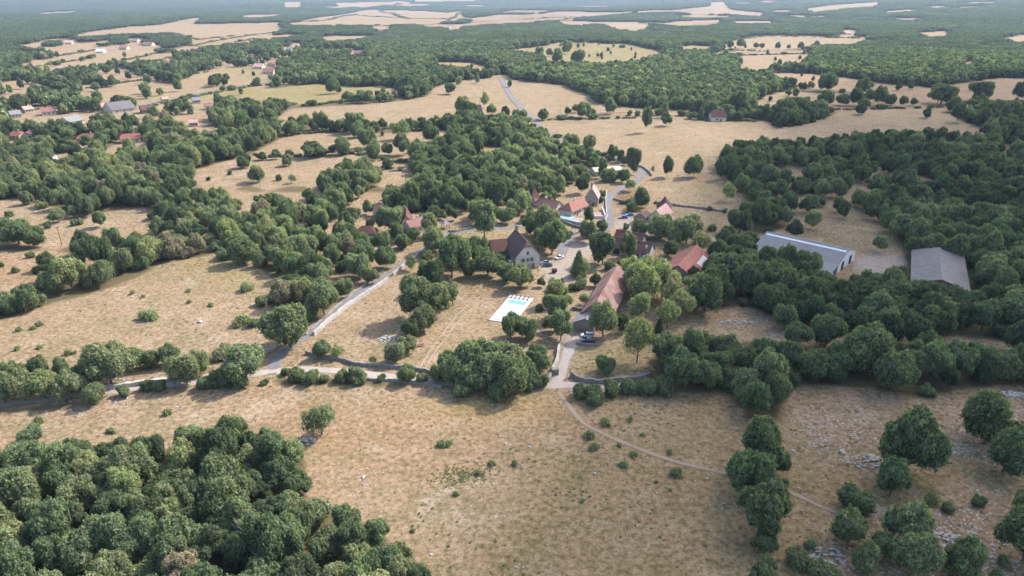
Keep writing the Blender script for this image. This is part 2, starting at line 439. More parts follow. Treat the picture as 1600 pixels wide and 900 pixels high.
WOODS = [
 (.25, [(690,375),(790,375),(800,400),(780,450),(690,445),(680,410)]), (.3, [(800,335),(895,345),(880,362),(820,365)]), (.3, [(1000,385),(1040,380),(1100,385),(1100,410),(1030,415)]),
 (.35, [(560,330),(700,335),(690,350),(660,390),(600,395),(560,380)]), (.45, [(700,325),(830,315),(830,342),(700,345)]), (.2, [(885,440),(925,420),(960,425),(940,460)]),
 (.18, [(640,440),(700,425),(740,450),(690,470)]), (.05, [(0,600),(430,560),(430,600),(0,640)]),  # (density, polygon) put back on top of the open ground
 (1.0, [(-700,770),(-100,775),(0,762),(40,745),(75,715),(130,715),(180,722),(230,708),(280,700),(310,695),(360,682),(400,697),(460,707),(478,722),(472,762),(495,800),(540,800),(600,838),(635,878),(652,910),(700,1000),(-700,1050)]),
 (.85, [(425,408),(430,385),(480,365),(540,368),(580,380),(615,395),(640,385),(642,398),(600,432),(572,455),(545,476),(500,458),(480,452),(450,468),(425,470),(405,475),(432,440)]),
 (.35, [(200,372),(300,385),(350,378),(300,395),(220,410),(160,425),(110,435),(120,410),(150,385)]),
]
for d, pts in WOODS:
    raster(wood, pts, d)
HOUSES = [(12,56,219,7),(118,153,224,8),(187,229,224,8),(64,94,181,4),(38,58,177,4),(16,40,185,4),(20,140,192,3),(108,138,197,4),(158,180,173,4),(174,248,179,5),(248,268,100,2),
 (100,116,69,2),(184,250,78,2),(204,218,66,2),(148,166,83,2),(394,432,116,3),(416,432,104,2),(551,568,86,2),(445,459,80,2),(588,604,48,2),(698,714,46,2),(448,466,10,2),(1320,1333,54,2),
 (253,268,160,3),(300,318,162,3),(320,338,172,3),(294,314,198,4),(856,872,244,4),(928,975,275,4)]
for x0, x1, y, hh in HOUSES:
    raster(wood, [(x0 - 3, y - 7), (x1 + 3, y - 7), (x1 + 5, y + hh), (x0 - 5, y + hh)], 0.0)
THIN = [ (.5, [(0,78),(240,62),(240,150),(0,150)]),   # woods that show ground between the trees
 (.5, [(290,292),(420,300),(520,300),(600,300),(640,310),(560,345),(440,340),(330,335),(260,330)]),
 (.72, [(240,330),(440,340),(560,345),(570,380),(430,385),(300,375),(250,362)]),
 (.68, [(60,180),(240,165),(420,165),(420,185),(380,230),(240,215),(60,215)]),
 (.42, [(-60,150),(200,125),(420,110),(430,160),(240,165),(60,180),(0,190)]),
 (.6, [(240,85),(400,62),(560,60),(560,110),(420,120),(240,150)]),
 (.8, [(1150,250),(1600,215),(1600,400),(1250,345),(1180,320)]),
]
for d, pts in THIN:
    tmp = np.zeros_like(wood); raster(tmp, pts, 1.0)
    sel = (tmp > 0) & (wood > 0); wood[sel] = d
# stony or tinted patches within the fields
PATCH = [
 (9, [(840,625),(1150,620),(1800,600),(2200,1090),(700,1090),(760,860)]),
 (6, [(1240,640),(1330,625),(1390,650),(1380,720),(1300,720),(1230,680)]), (6, [(1450,640),(1600,620),(1700,660),(1600,720),(1470,720)]),
 (6, [(1270,850),(1330,800),(1460,780),(1600,740),(1600,900),(1330,930)]), (6, [(1105,498),(1200,495),(1210,512),(1120,514)]),
 (2, [(520,690),(640,650),(770,660),(800,700),(700,750),(560,760)]), (2, [(820,640),(900,610),(960,660),(920,700),(840,690)]),
 (6, [(640,500),(690,470),(720,440),(700,430),(660,450),(620,490)]), (2, [(400,640),(520,625),(640,650),(520,690),(380,680)]),
 (3, [(280,410),(350,400),(410,430),(400,470),(330,440)]), (6, [(40,600),(200,590),(200,640),(60,650)]),
 (8, [(1060,210),(1110,208),(1120,222),(1070,228),(1045,215)]), (6, [(1050,212),(1100,205),(1135,215),(1110,225),(1060,225)]),
 (3, [(1070,294),(1130,294),(1140,308),(1090,306)]), (3, [(880,560),(980,530),(1020,545),(1000,580),(930,590)]),
 (7, [(1330,405),(1375,395),(1418,405),(1418,440),(1385,440),(1345,425)]),
 (7, [(876,398),(893,380),(930,372),(925,395),(900,420),(870,440),(850,440),(850,425)]),
 (7, [(960,345),(985,338),(1010,350),(1008,360),(975,358),(955,356)]),
 (7, [(885,515),(915,500),(925,530),(900,540),(888,570),(868,600),(858,600),(872,575)]),
 (7, [(870,415),(910,400),(905,440),(890,480),(870,460),(850,440)]),
 (3, [(735,372),(800,360),(806,420),(790,455),(740,450),(690,440),(700,400)]), (8, [(950,300),(1010,292),(1000,325),(960,322)]), (8, [(700,440),(760,440),(800,455),(740,470)]), (3, [(870,440),(920,440),(905,475),(880,480)]),
 (4, [(640,640),(760,600),(880,620),(860,650),(760,665)]), 
 (6, [(15,176),(70,180),(150,176),(220,168),(200,180),(140,186),(60,198),(20,196)]),
]
for k, pts in PATCH:
    raster(cover, pts, k)

def lookup(arr, px, py):
    ix = np.clip((px - MX0).astype(int), 0, MW - 1); iy = np.clip((py - MY0).astype(int), 0, MH - 1)
    return arr[iy, ix]

# ------------------------------------------------------------ roads (pixels of the centre line, width in metres, material)
ROADS = [
 ('lane', 'asphalt', 3.4, [(425,585),(432,562),(450,545),(487,520),(520,492),(560,461),(600,434),(640,405),(668,385),(692,369),(732,359),(780,356),(840,352)]),
 ('farm_track', 'gravel', 3.4, [(-120,640),(0,632),(100,618),(200,608),(275,600),(340,592),(400,584),(430,580),(500,578),(560,583),(620,591),(675,596),(740,602),(830,604),(865,602),(930,602),(1015,600)]),
 ('village_road', 'asphalt', 4.6, [(838,187),(843,198),(858,208),(880,220),(915,232),(950,243),(982,252),(1000,262),(1004,271),(996,282),(978,291),(957,303),(949,318),(950,336),(953,350),(944,359),(926,362),(902,364),(888,371),(882,384),(876,400)]),
 ('far_road', 'asphalt', 6.5, [(783,123),(797,148),(811,165),(824,179),(838,187)]),
 ('farm_drive', 'gravel', 3.0, [(866,603),(874,588),(881,570),(887,552),(895,536),(908,524)]),
 ('valley_road', 'asphalt', 5.0, [(215,166),(270,155),(330,142),(400,131),(470,127)]),
 ('ridge_road', 'asphalt', 5.0, [(1110,86),(1160,82),(1200,80.5),(1265,81)]),
 ('foot_path', 'path_dirt', 1.1, [(872,612),(893,640),(915,664),(970,690),(1050,720),(1140,742),(1230,768),(1290,795),(1350,815)]),
 ('wheel_track', 'dirt', .35, [(648,590),(672,548),(700,510),(725,482),(752,462)]),
 ('mown_track', 'dirt', .35, [(656,592),(680,550),(708,513),(733,485),(760,465)]),
 ('earth_track', 'dirt', 5.5, [(1005,362),(1060,366),(1100,373),(1150,378),(1195,372)]),
 ('hill_track', 'dirt', 4.0, [(932,176),(985,175),(1040,178),(1100,186)]),
]
for nm, mt, wd, pts in ROADS:
    for (x, y), (x2, y2) in zip(pts[:-1], pts[1:]):
        wpx = max(1.2, wd * F / depth_at(ground(x, y)) * (1.3 if wd > 2 else .8))
        rline(wood, [(x, y), (x2, y2)], wpx + (14 if nm == 'far_road' else 2), 0.0)

def ribbon(name, mat, width, pts, lift):
    P = [ground(*p) for p in pts]
    # Catmull-Rom through the points
    C = []
    for i in range(len(P) - 1):
        p0 = P[max(i - 1, 0)]; p1 = P[i]; p2 = P[i + 1]; p3 = P[min(i + 2, len(P) - 1)]
        n = max(3, int((p2 - p1).length / 3.0))
        for k in range(n):
            t = k / n
            C.append(.5 * ((2 * p1) + (p2 - p0) * t + (2 * p0 - 5 * p1 + 4 * p2 - p3) * t * t + (3 * p1 - p0 - 3 * p2 + p3) * t ** 3))
    C.append(P[-1])
    v = []; f = []
    for i, c in enumerate(C):
        d = (C[min(i + 1, len(C) - 1)] - C[max(i - 1, 0)]); d.z = 0; d.normalize()
        s = Vector((d.y, -d.x, 0)); w = width * (1 + .14 * math.sin(i * .7) + .10 * math.sin(i * 2.3) + .08 * math.sin(i * 5.1))
        for k in (-.5, -.25, 0, .25, .5):
            q = c + s * w * k
            v.append((q.x, q.y, float(hgt(q.x, q.y)) + lift + (.03 if abs(k) < .4 else 0)))
    for i in range(len(C) - 1):
        for k in range(4):
            a = i * 5 + k; f.append((a, a + 1, a + 6, a + 5))
    o = mesh_obj(name, v, f, M[mat], smooth=True)
    return tag(o, kind='structure')
for i, (nm, mt, wd, pts) in enumerate(ROADS):
    g0 = depth_at(ground(*pts[len(pts) // 2]))
    ribbon(nm, mt, wd, pts, .05 + i * .004 + (.25 if g0 > 600 else 0))

# ------------------------------------------------------------ the ground: one sheet to the horizon
nu, nv = 640, 760
ys = np.concatenate([np.linspace(-60, 70, 14), 70 + (np.geomspace(1, 24000 / 70, nv - 14) - 1) * 70 + 1.0])
us = np.linspace(-1, 1, nu)
Ym, Um = np.meshgrid(ys, us, indexing='ij')
half = np.maximum(Ym, 0) * 1.15 + 140
Xm = Um * half
Zm = hgt(Xm, Ym)
px, py, dep = project(Xm, Ym, Zm)
ok = (Ym > 40)
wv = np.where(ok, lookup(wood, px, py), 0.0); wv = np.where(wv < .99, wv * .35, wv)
cv = np.where(ok, lookup(cover, px, py), 1)
tint = {0: (1, 1, 1), 1: (1, 1, 1), 2: (1.02, .94, .92), 3: (.85, .94, .72), 4: (1.05, 1.02, .78), 5: (.72, .62, .64), 6: (.98, .95, .95), 7: (1.12, 1.10, 1.16), 8: (.66, .57, .52), 9: (.93, .91, .79)}
tab = np.array([tint[k] for k in range(10)])
jit = np.where(py > 330, 15.0, 2.0)
cj = np.where(ok, lookup(cover, px + rng.normal(size=px.shape) * jit * 1.6, np.clip(py + rng.normal(size=px.shape) * jit, -19, 1090)), 1)
cj = np.where((cv == 7) | (cj == 7) | (cv == 5) | (cj == 5), cv, cj)
tc = tab[np.clip(cj, 0, 9)]
def blur(a, n):
    for _ in range(n):
        b = a.copy(); b[1:-1] = (a[:-2] + 2 * a[1:-1] + a[2:]) / 4; a = b.copy()
        b[:, 1:-1] = (a[:, :-2] + 2 * a[:, 1:-1] + a[:, 2:]) / 4; a = b
    return a
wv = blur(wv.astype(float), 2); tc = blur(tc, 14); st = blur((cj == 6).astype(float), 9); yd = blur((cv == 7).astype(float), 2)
me = bpy.data.meshes.new('ground')
verts = np.stack([Xm, Ym, Zm], -1).reshape(-1, 3)
ii = np.arange(len(ys) * nu).reshape(len(ys), nu)
fc = np.stack([ii[:-1, :-1], ii[:-1, 1:], ii[1:, 1:], ii[1:, :-1]], -1).reshape(-1, 4)
me.vertices.add(len(verts)); me.vertices.foreach_set('co', verts.ravel().astype(np.float32))
me.loops.add(fc.size); me.loops.foreach_set('vertex_index', fc.ravel().astype(np.int32))
me.polygons.add(len(fc)); me.polygons.foreach_set('loop_start', np.arange(0, fc.size, 4, dtype=np.int32))
me.update(calc_edges=True)
me.polygons.foreach_set('use_smooth', np.ones(len(fc), bool))
a = me.attributes.new('soil', 'FLOAT_COLOR', 'POINT')
a.data.foreach_set('color', np.concatenate([tc, wv[..., None]], -1).reshape(-1).astype(np.float32))
a = me.attributes.new('stony', 'FLOAT_VECTOR', 'POINT')
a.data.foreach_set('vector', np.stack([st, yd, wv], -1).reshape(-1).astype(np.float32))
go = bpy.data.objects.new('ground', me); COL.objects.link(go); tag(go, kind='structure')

def ground_mat():
    m, t = nt('ground'); p = wpos(t)
    at = N(t, 'ShaderNodeAttribute', attribute_name='soil'); ast = N(t, 'ShaderNodeAttribute', attribute_name='stony')
    sx = N(t, 'ShaderNodeSeparateXYZ'); L(t, ast.outputs['Vector'], sx.inputs[0])
    stony, yard, woodf = sx.outputs
    huge = noise(t, p, .006, 4, .6); big = noise(t, p, .03, 5, .62, .4); mid = noise(t, p, .16, 5, .65, .3)
    fine = noise(t, p, .75, 6, .78); grit = noise(t, p, 2.2, 4, .8)
    mp = N(t, 'ShaderNodeMapping'); mp.inputs['Scale'].default_value = (.12, 1.0, 1.0); mp.inputs['Rotation'].default_value = (0, 0, R(12)); L(t, p, mp.inputs[0])
    strk = noise(t, mp.outputs[0], .45, 4, .65)
    c = mix(t, rmp(t, big, .36, .64), (0.252, 0.172, 0.095), (0.297, 0.205, 0.135))
    c = mix(t, rmp(t, huge, .40, .62, 0, .6), c, (0.311, 0.218, 0.154))
    c = mix(t, rmp(t, mid, .48, .64, 0, .75), c, (0.190, 0.137, 0.071))
    c = mix(t, rmp(t, noise(t, p, .045, 6, .75, .8), .50, .66, 0, .75), c, (0.134, 0.126, 0.058))
    c = mix(t, rmp(t, noise(t, p, .085, 5, .7, .5), .55, .68, 0, .6), c, (.40, .325, .25))
    c = mix(t, rmp(t, strk, .5, .75, 0, .35), c, (0.308, 0.247, 0.175))
    c = mix(t, rmp(t, fine, .49, .60, 0, .88), c, (0.111, 0.084, 0.046))
    c = mix(t, rmp(t, fine, .48, .34, 0, .7), c, (0.405, 0.318, 0.221))
    c = mix(t, rmp(t, grit, .38, .58, .45, .0), c, (0.098, 0.071, 0.037))
    # scattered dark weeds and pale limestone showing through
    vo = N(t, 'ShaderNodeTexVoronoi'); vo.inputs['Scale'].default_value = .42; L(t, p, vo.inputs['Vector'])
    wd = mathn(t, 'MULTIPLY', rmp(t, vo.outputs['Distance'], .26, .10), rmp(t, noise(t, p, .07, 3), .44, .56))
    c = mix(t, mathn(t, 'MULTIPLY', wd, .7), c, (0.055, 0.055, 0.025))
    v2 = N(t, 'ShaderNodeTexVoronoi'); v2.inputs['Scale'].default_value = 1.1; L(t, p, v2.inputs['Vector'])
    sp = mathn(t, 'MULTIPLY', rmp(t, v2.outputs['Distance'], .30, .16), rmp(t, noise(t, p, .11, 4, .7), .53, .62))
    sp2 = mathn(t, 'MULTIPLY', rmp(t, v2.outputs['Distance'], .42, .26), mathn(t, 'MULTIPLY', stony, rmp(t, noise(t, p, .3, 3, .7), .42, .56)))
    c = mix(t, 1.0, c, at.outputs['Color'], 'MULTIPLY')
    c = mix(t, mathn(t, 'MAXIMUM', mathn(t, 'MULTIPLY', sp, .55), mathn(t, 'MULTIPLY', sp2, .8)), c, (0.393, 0.357, 0.320))
    c = mix(t, mathn(t, 'MULTIPLY', yard, rmp(t, mid, .3, .6, .5, 1)), c, mix(t, rmp(t, fine, .4, .65), (.30, .255, .225), (.20, .165, .135)))
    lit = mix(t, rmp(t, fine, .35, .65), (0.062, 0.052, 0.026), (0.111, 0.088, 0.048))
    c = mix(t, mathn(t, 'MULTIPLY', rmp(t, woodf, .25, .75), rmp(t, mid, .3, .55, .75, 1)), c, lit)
    hh = mathn(t, 'ADD', mathn(t, 'MULTIPLY', fine, .8), mathn(t, 'MULTIPLY', grit, .35))
    finish(t, c, 1.0, hh, .55, .6, .05)
    return m
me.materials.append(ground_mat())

# ------------------------------------------------------------ tree shapes (unit: radius 1, height 1)
def ico(sub):
    bm = bmesh.new(); bmesh.ops.create_icosphere(bm, subdivisions=sub, radius=1.0)
    v = np.array([x.co[:] for x in bm.verts]); f = np.array([[q.index for q in x.verts] for x in bm.faces]); bm.free()
    return v, f
ICO1, ICO2 = ico(1), ico(2)

def crown_mesh(name, seed, kind='oak', nleaf=3600, lsize=.075):
    r = np.random.default_rng(seed)
    cs = []; rs = []
    H = {'oak': 1.45, 'tall': 2.3, 'bush': 1.3, 'cone': 3.4, 'airy': 1.8, 'patch': .75, 'scrub': .62}[kind]
    if kind == 'oak' or kind == 'tall' or kind == 'airy':
        nl = {'oak': 26, 'tall': 30, 'airy': 22}[kind]; zc = .58 * H; rz = .42 * H
        for i in range(nl):
            th = r.uniform(0, 2 * PI); cz = r.uniform(-.75, 1) if kind != 'airy' else r.uniform(-.6, 1)
            rr = math.sqrt(max(0, 1 - (cz * .92) ** 2)) * .68 * r.uniform(.6, 1.22)
            rad = r.uniform(.15, .42)
            cs.append((rr * math.cos(th) * r.uniform(.9, 1.1), rr * math.sin(th), zc + cz * rz * r.uniform(.6, .9))); rs.append(rad)
        cs.append((0, 0, zc)); rs.append(.55)
    elif kind == 'bush':
        for i in range(22):
            th = r.uniform(0, 2 * PI); rr = .68 * math.sqrt(r.uniform(0, 1)); rad = r.uniform(.20, .40)
            z = rad * .6 + r.uniform(0, 1) * (H - rad * 1.6) * math.sqrt(max(0, 1 - rr * rr * 1.1))
            cs.append((rr * math.cos(th), rr * math.sin(th), z)); rs.append(rad)
        cs.append((0, 0, .45)); rs.append(.55)
    elif kind == 'scrub':
        for i in range(20):
            th = r.uniform(0, 2 * PI); rr = .82 * r.uniform(0, 1) ** .7; rad = r.uniform(.10, .26)
            cs.append((rr * math.cos(th), rr * math.sin(th) * .75, rad * .5 + r.uniform(0, .3) * (1 - rr))); rs.append(rad)
    elif kind == 'cone':
        for i in range(46):
            z = .25 + (H - .45) * (i / 45); w = (1 - (z - .2) / H) ** .8
            th = i * 2.4 + r.uniform(-.3, .3); rr = .62 * w
            cs.append((rr * math.cos(th), rr * math.sin(th), z)); rs.append(.40 * w + .06)
    elif kind == 'patch':
        for i in range(34):
            th = r.uniform(0, 2 * PI); rr = .92 * math.sqrt(r.uniform(0, 1)); rad = r.uniform(.16, .27)
            cs.append((rr * math.cos(th), rr * math.sin(th), H - rad * r.uniform(1.0, 2.1))); rs.append(rad)
    cs = np.array(cs); rs = np.array(rs)
    n = len(cs)
    V = []; Fc = []; leaf = []; off = 0
    base, bf = ICO2 if kind in ('oak', 'tall', 'bush') else ICO1
    core = {'airy': .45, 'scrub': .35}.get(kind, .80)
    for c, q in zip(cs, rs):
        nz = 1 + .22 * np.sin(base[:, :1] * 5 + c[0] * 9) * np.cos(base[:, 1:2] * 6 + c[1] * 7)
        v = c + base * q * core * nz; v[:, 2] = np.maximum(v[:, 2], .02)
        V.append(v); Fc.append(bf + off); off += len(v); leaf.append(np.full(len(bf), .12))  # cores coloured darker than the leaves, painted shade for the gaps between clumps
    Vt = np.concatenate(V); Ft = np.concatenate(Fc); nt_ = len(Ft)
    w = rs ** 2; w /= w.sum()
    k = r.choice(n, nleaf, p=w)
    d = r.normal(size=(nleaf, 3)); d[:, 2] += .45
    if kind == 'cone': d[:, 2] -= .2
    d /= np.linalg.norm(d, axis=1)[:, None]
    # clumps on each lobe
    cl = (1 + .18 * np.sin(7 * d[:, :1] + k[:, None]) * np.sin(8 * d[:, 1:2] + 2.0 * k[:, None]) + .08 * np.sin(17 * d[:, 2:3] + k[:, None]))
    pos = cs[k] + d * (rs[k][:, None] * r.uniform(.80, 1.10 if kind != 'scrub' else 1.6, (nleaf, 1)) * cl)
    # drop the leaves buried in other lobes
    dd = np.linalg.norm(pos[:, None, :] - cs[None], axis=2) / rs[None]
    keep = ((dd < .78).sum(1) == 0) & (pos[:, 2] > .03)
    pos = pos[keep]; d = d[keep]; nl = len(pos)
    nrm = d + r.normal(size=(nl, 3)) * .55; nrm /= np.linalg.norm(nrm, axis=1)[:, None]
    a = np.cross(nrm, r.normal(size=(nl, 3))); a /= np.linalg.norm(a, axis=1)[:, None]; b = np.cross(nrm, a)
    s = lsize * r.uniform(.6, 1.35, (nl, 1))
    q = np.stack([pos - a * s - b * s * .6, pos + a * s - b * s * .75, pos + a * s * .8 + b * s * .7, pos - a * s * .7 + b * s * .8], 1)
    cn = np.sin(pos[:, 0] * 11 + seed) * np.sin(pos[:, 1] * 12 + 2 * seed) * np.sin(pos[:, 2] * 10 + 1) + .6 * np.sin(pos[:, 0] * 23 + 1) * np.sin(pos[:, 1] * 21) * np.sin(pos[:, 2] * 25)
    lv = np.clip(r.normal(.46, .15, nl) + .28 * cn, 0, 1)
    Vq = q.reshape(-1, 3); nv_ = len(Vt)
    allv = np.concatenate([Vt, Vq]); allv[:, 2] /= H
    me = bpy.data.meshes.new(name)
    me.vertices.add(len(allv)); me.vertices.foreach_set('co', allv.ravel().astype(np.float32))
    loops = np.concatenate([Ft.ravel(), np.arange(nl * 4) + nv_]).astype(np.int32)
    st_ = np.concatenate([np.arange(nt_) * 3, nt_ * 3 + np.arange(nl) * 4]).astype(np.int32)
    me.loops.add(len(loops)); me.loops.foreach_set('vertex_index', loops)
    me.polygons.add(nt_ + nl); me.polygons.foreach_set('loop_start', st_)
    me.update(calc_edges=True)
    sm = np.zeros(nt_ + nl, bool); sm[:nt_] = True; me.polygons.foreach_set('use_smooth', sm)
    at = me.attributes.new('leaf', 'FLOAT', 'FACE'); at.data.foreach_set('value', np.concatenate([np.concatenate(leaf), lv]).astype(np.float32))
    me.materials.append(M['foliage'])
    return me

def trunk_mesh(name, seed, kind='oak'):
    r = random.Random(seed); b = MB()
    top = {'cone': .9, 'tall': .55}.get(kind, .5)
    b.tube((0, 0, -.03), (.01, .01, .28), .055, .042)
    b.tube((.01, .01, .27), (.03, -.02, top), .042, .02)
    if kind != 'cone':
        for i in range(5):
            th = i * 1.3 + r.uniform(-.3, .3); z0 = r.uniform(.16, .36)
            b.tube((.01, .01, z0), (.42 * math.cos(th), .42 * math.sin(th), z0 + r.uniform(.14, .28)), .026, .009, 5)
    o = b.build(name, M['bark']); me = o.data; bpy.data.objects.remove(o); return me

VAR = {}
def variants(kind, count, nleaf, lsize):
    VAR[kind] = [(crown_mesh('crown_' + kind, 100 * hash_k(kind) + i, kind, nleaf, lsize), trunk_mesh('trunk_' + kind, i, kind)) for i in range(count)]
def hash_k(k): return sum(map(ord, k)) % 97
variants('oak', 9, 17000, .034)
variants('tall', 5, 17000, .034)
variants('bush', 5, 9000, .042)
variants('scrub', 4, 2600, .05)
variants('cone', 2, 9000, .036)
variants('airy', 3, 7500, .036)
FARV = [crown_mesh('far_oak', 900 + i, 'oak', 1500, .12) for i in range(5)]
PATCHV = [crown_mesh('canopy', 950 + i, 'patch', 2600, .050) for i in range(4)]

# ------------------------------------------------------------ which trees stand where
# (x, y of the foot, crown width in photograph pixels, tone 0..1, kind, height / width)
TREES = []      # dicts: pos, w, h, tone, kind, reg, px, py, wpx
def T(reg, rows, kind='oak', hw=None, cat='tree'):
    for row in rows:
        x, y, w = row[:3]
        tone = row[3] if len(row) > 3 else rng.uniform(.15, .7)
        k = row[4] if len(row) > 4 else kind
        q = row[5] if len(row) > 5 else (hw or {'oak': .82, 'tall': 1.25, 'bush': .7, 'cone': 1.8, 'airy': 1.05}[k])
        if k == 'bush' and reg in ('the open near field', 'the big straw field at the left') and w < 40: k = 'scrub'; q = .42; w = w * 1.25; tone = .35 + .4 * tone + .15
        dv = w * .22 * (.5 if k == 'cone' else 1)
        g = ground(x, y - dv * .6)
        wd = w / F * depth_at(g)
        TREES.append(dict(pos=g, w=wd, h=wd * q * (1.0 if k == 'cone' else 1.08), tone=tone, kind=k, reg=reg, px=x, py=y, wpx=w, cat='bush' if k in ('bush', 'scrub') else cat))

T('the lane hedge at the far left of the photo', [(-70,640,60),(-30,640,55),(8,636,50,.6),(40,632,55,.7),(72,630,50,.8),(62,598,36,.4),(100,592,30,.4),(112,632,50,.65),(138,612,42,.5),(175,612,72,.62),(150,634,34,.55),(213,580,38,.55),(238,577,30,.5),(196,622,26,.6,'bush'),(30,606,40,.5),(5,604,36,.45),(120,604,34,.5)])
T('the stone-edged track left of the road junction', [(267,574,35,.5),(251,612,26,.45,'bush'),(292,607,52,.6),(312,588,38,.7),(322,610,30,.5,'bush'),(386,603,66,.62),(350,606,42,.4,'bush'),(350,565,34,.95,'bush'),(232,611,24,.35,'bush'),(375,608,40,.5,'bush')])
T('the verge by the road junction', [(455,553,72,.45,'oak',.80),(503,561,27,.5,'oak',1.0),(529,564,24,.75,'airy',.9),(582,572,11,.7,'airy')])
T('the hedge below the farm track', [(465,598,30,.5,'bush'),(487,601,32,.5,'bush'),(448,588,18,.5,'bush'),(507,598,18,.5,'bush'),(535,598,27,.55,'bush'),(560,601,36,.55,'bush'),(598,597,16,.6,'bush'),(637,600,30,.5,'oak',.8),(660,599,22,.55,'bush'),(686,600,30,.4),(415,602,14,.5,'bush')])
T('the big clump of trees on the farm track', [(712,605,48,.5),(745,596,68,.55),(765,612,58,.5),(795,624,62,.42),(738,615,46,.5),(812,608,48,.48),(700,590,36,.5),(790,600,60,.6),(838,587,44,.5,'oak',.85),(722,622,40,.45,'bush'),(775,628,46,.4,'bush'),(825,610,40,.4,'bush'),(848,608,30,.4,'bush')])
T('the middle of the paddock', [(620,571,36,.6),(640,556,34,.65),(646,530,34,.3,'oak',.9),(662,524,44,.35),(652,505,58,.4,'tall',1.1),(681,500,44,.5,'tall',1.1),(692,484,32,.55,'tall',1.1),(708,482,34,.6,'tall',1.1),(655,455,16,.4,'bush'),(641,425,22,.5,'airy'),(662,430,20,.5,'airy')])
T('the left side of the asphalt lane', [(507,499,48,.6,'tall',1.1),(490,494,32,.6),(538,470,26,.55,'tall',1.1),(498,455,40,.5),(562,440,42,.65),(580,446,26,.5),(484,503,24,.5,'bush'),(447,470,30,.5),(428,474,24,.5,'bush'),(409,480,22,.55,'bush'),(462,474,24,.5,'bush'),(517,470,30,.55),(397,512,20,.5,'bush')])
T('the garden left of the manor house', [(706,442,58,.25,'oak',.95),(762,438,42,.4),(790,444,34,.45),(814,456,40,.55),(735,438,30,.3),(676,400,40,.6),(668,408,22,.5,'bush'),(757,378,46,.55,'tall'),(790,352,30,.5),(745,355,28,.5),(715,418,44,.4),(700,400,26,.5,'bush'),(775,420,34,.25,'bush'),(748,412,38,.3),(790,412,24,.35,'bush'),(690,428,24,.9,'airy')])
T('the red-roofed houses on the left of the village', [(617,367,33,.65,'tall',1.15),(679,344,18,.4),(570,398,30,.4),(596,396,30,.5),(645,381,19,.5,'tall'),(630,392,28,.5),(656,345,14,.5,'bush'),(690,345,16,.5),(700,338,16,.5),(604,345,20,.5),(672,372,26,.75,'oak',1.0)])
T('the courtyard beside the manor house', [(832,371,36,.4),(856,380,42,.6,'tall',1.1),(862,404,46,.45,'tall',1.1),(846,392,36,.4),(875,368,12,.3,'bush'),(822,350,20,.4,'bush'),(886,374,16,.3,'bush'),(840,345,16,.5,'bush')])
T('the middle of the hamlet', [(876,307,22,.7,'oak',1.1),(908,306,22,.05,'oak',1.1),(918,374,22,.75,'oak',.9),(916,382,30,.55),(919,353,19,.3,'tall',1.3),(941,363,20,.55),(856,310,18,.5),(853,324,22,.6),(850,335,18,.5),(866,318,12,.6,'tall',1.5),(938,318,14,.25,'bush'),(940,308,12,.4,'bush'),(926,370,16,.5,'bush')])
T('the sharp bend of the village road', [(987,276,26,.25,'oak',1.2),(972,288,22,.3),(950,287,30,.6,'bush'),(925,270,21,.3),(969,256,16,.3,'tall',1.2),(955,252,20,.3),(940,280,18,.35,'tall',1.3),(978,260,14,.3),(903,282,24,.4),(915,290,20,.5)])
T('the little stone barn with the blue cars', [(1003,329,28,.2,'oak',1.05),(987,333,20,.5,'bush',.9),(995,374,24,.45,'oak',.95),(979,406,26,.45,'oak',1.1),(985,302,20,.6,'airy',.8),(942,362,18,.4,'bush'),(978,360,14,.35,'bush')])
T('the pasture above the barns', [(1042,279,17,.2,'oak',1.55),(1085,281,30,.25,'oak',1.0),(1125,283,17,.2,'oak',1.3),(1135,318,22,.8,'airy',1.0),(1133,333,9,.4,'bush'),(1108,330,10,.35,'bush'),(1019,272,7,.9,'airy',1.6),(1011,209,17,.35,'tall',2.0),(1041,199,17,.25,'oak',.95)])
T('the dark-roofed farmhouse in the centre', [(1030,378,42,.75),(1072,386,46,.7),(1048,403,26,.3,'oak',1.0),(1092,404,32,.92,'airy',1.1),(1091,357,15,.5,'bush'),(1112,362,15,.7,'bush'),(1078,352,12,.5,'bush'),(1055,384,34,.75),(1010,378,14,.5,'bush')])
T('the earth track to the long white barn', [(1155,369,36,.2,'oak',.9),(1180,363,36,.15,'oak',1.1),(1137,374,19,.45),(1130,385,22,.4),(1165,345,30,.25),(1150,398,30,.4),(1120,405,30,.5),(1226,355,26,.6,'tall',1.1),(1267,361,26,.85,'tall',1.1),(1240,374,24,.05),(1374,397,24,.6,'tall',1.15),(1172,385,24,.4)])
T('the lawn in front of the dark farmhouse', [(941,419,40,.15,'oak',1.1),(903,434,28,.55,'cone',1.6),(912,432,24,.75,'oak',.9),(953,424,20,.3,'bush'),(975,420,22,.3,'bush'),(906,454,26,.45,'bush'),(897,456,18,.4,'bush'),(929,450,17,.25,'oak',1.15),(878,452,12,.1,'cone',1.7),(876,464,22,.45,'bush'),(846,450,12,.5,'oak',1.2),(886,485,18,.85,'airy'),(915,480,20,.6,'airy',1.0)])
T('the row of trees right of the swimming pool', [(865,480,32,.75,'tall',1.1),(868,504,36,.5,'oak',1.0),(876,537,40,.5,'tall',1.1),(862,520,26,.55),(798,534,42,.35),(822,535,38,.45),(843,488,16,.3,'bush')])
T('the long barn and the parked cars', [(942,532,44,.7,'oak',1.1),(972,522,21,.25,'oak',1.3),(944,588,32,.4,'oak',.85),(905,624,30,.35,'bush'),(925,630,36,.35,'bush'),(932,636,30,.45,'bush'),(955,622,36,.4,'bush'),(980,618,32,.45,'bush'),(1002,616,30,.35,'bush'),(842,608,26,.5,'bush'),(1020,592,8,.9,'airy',1.8)])
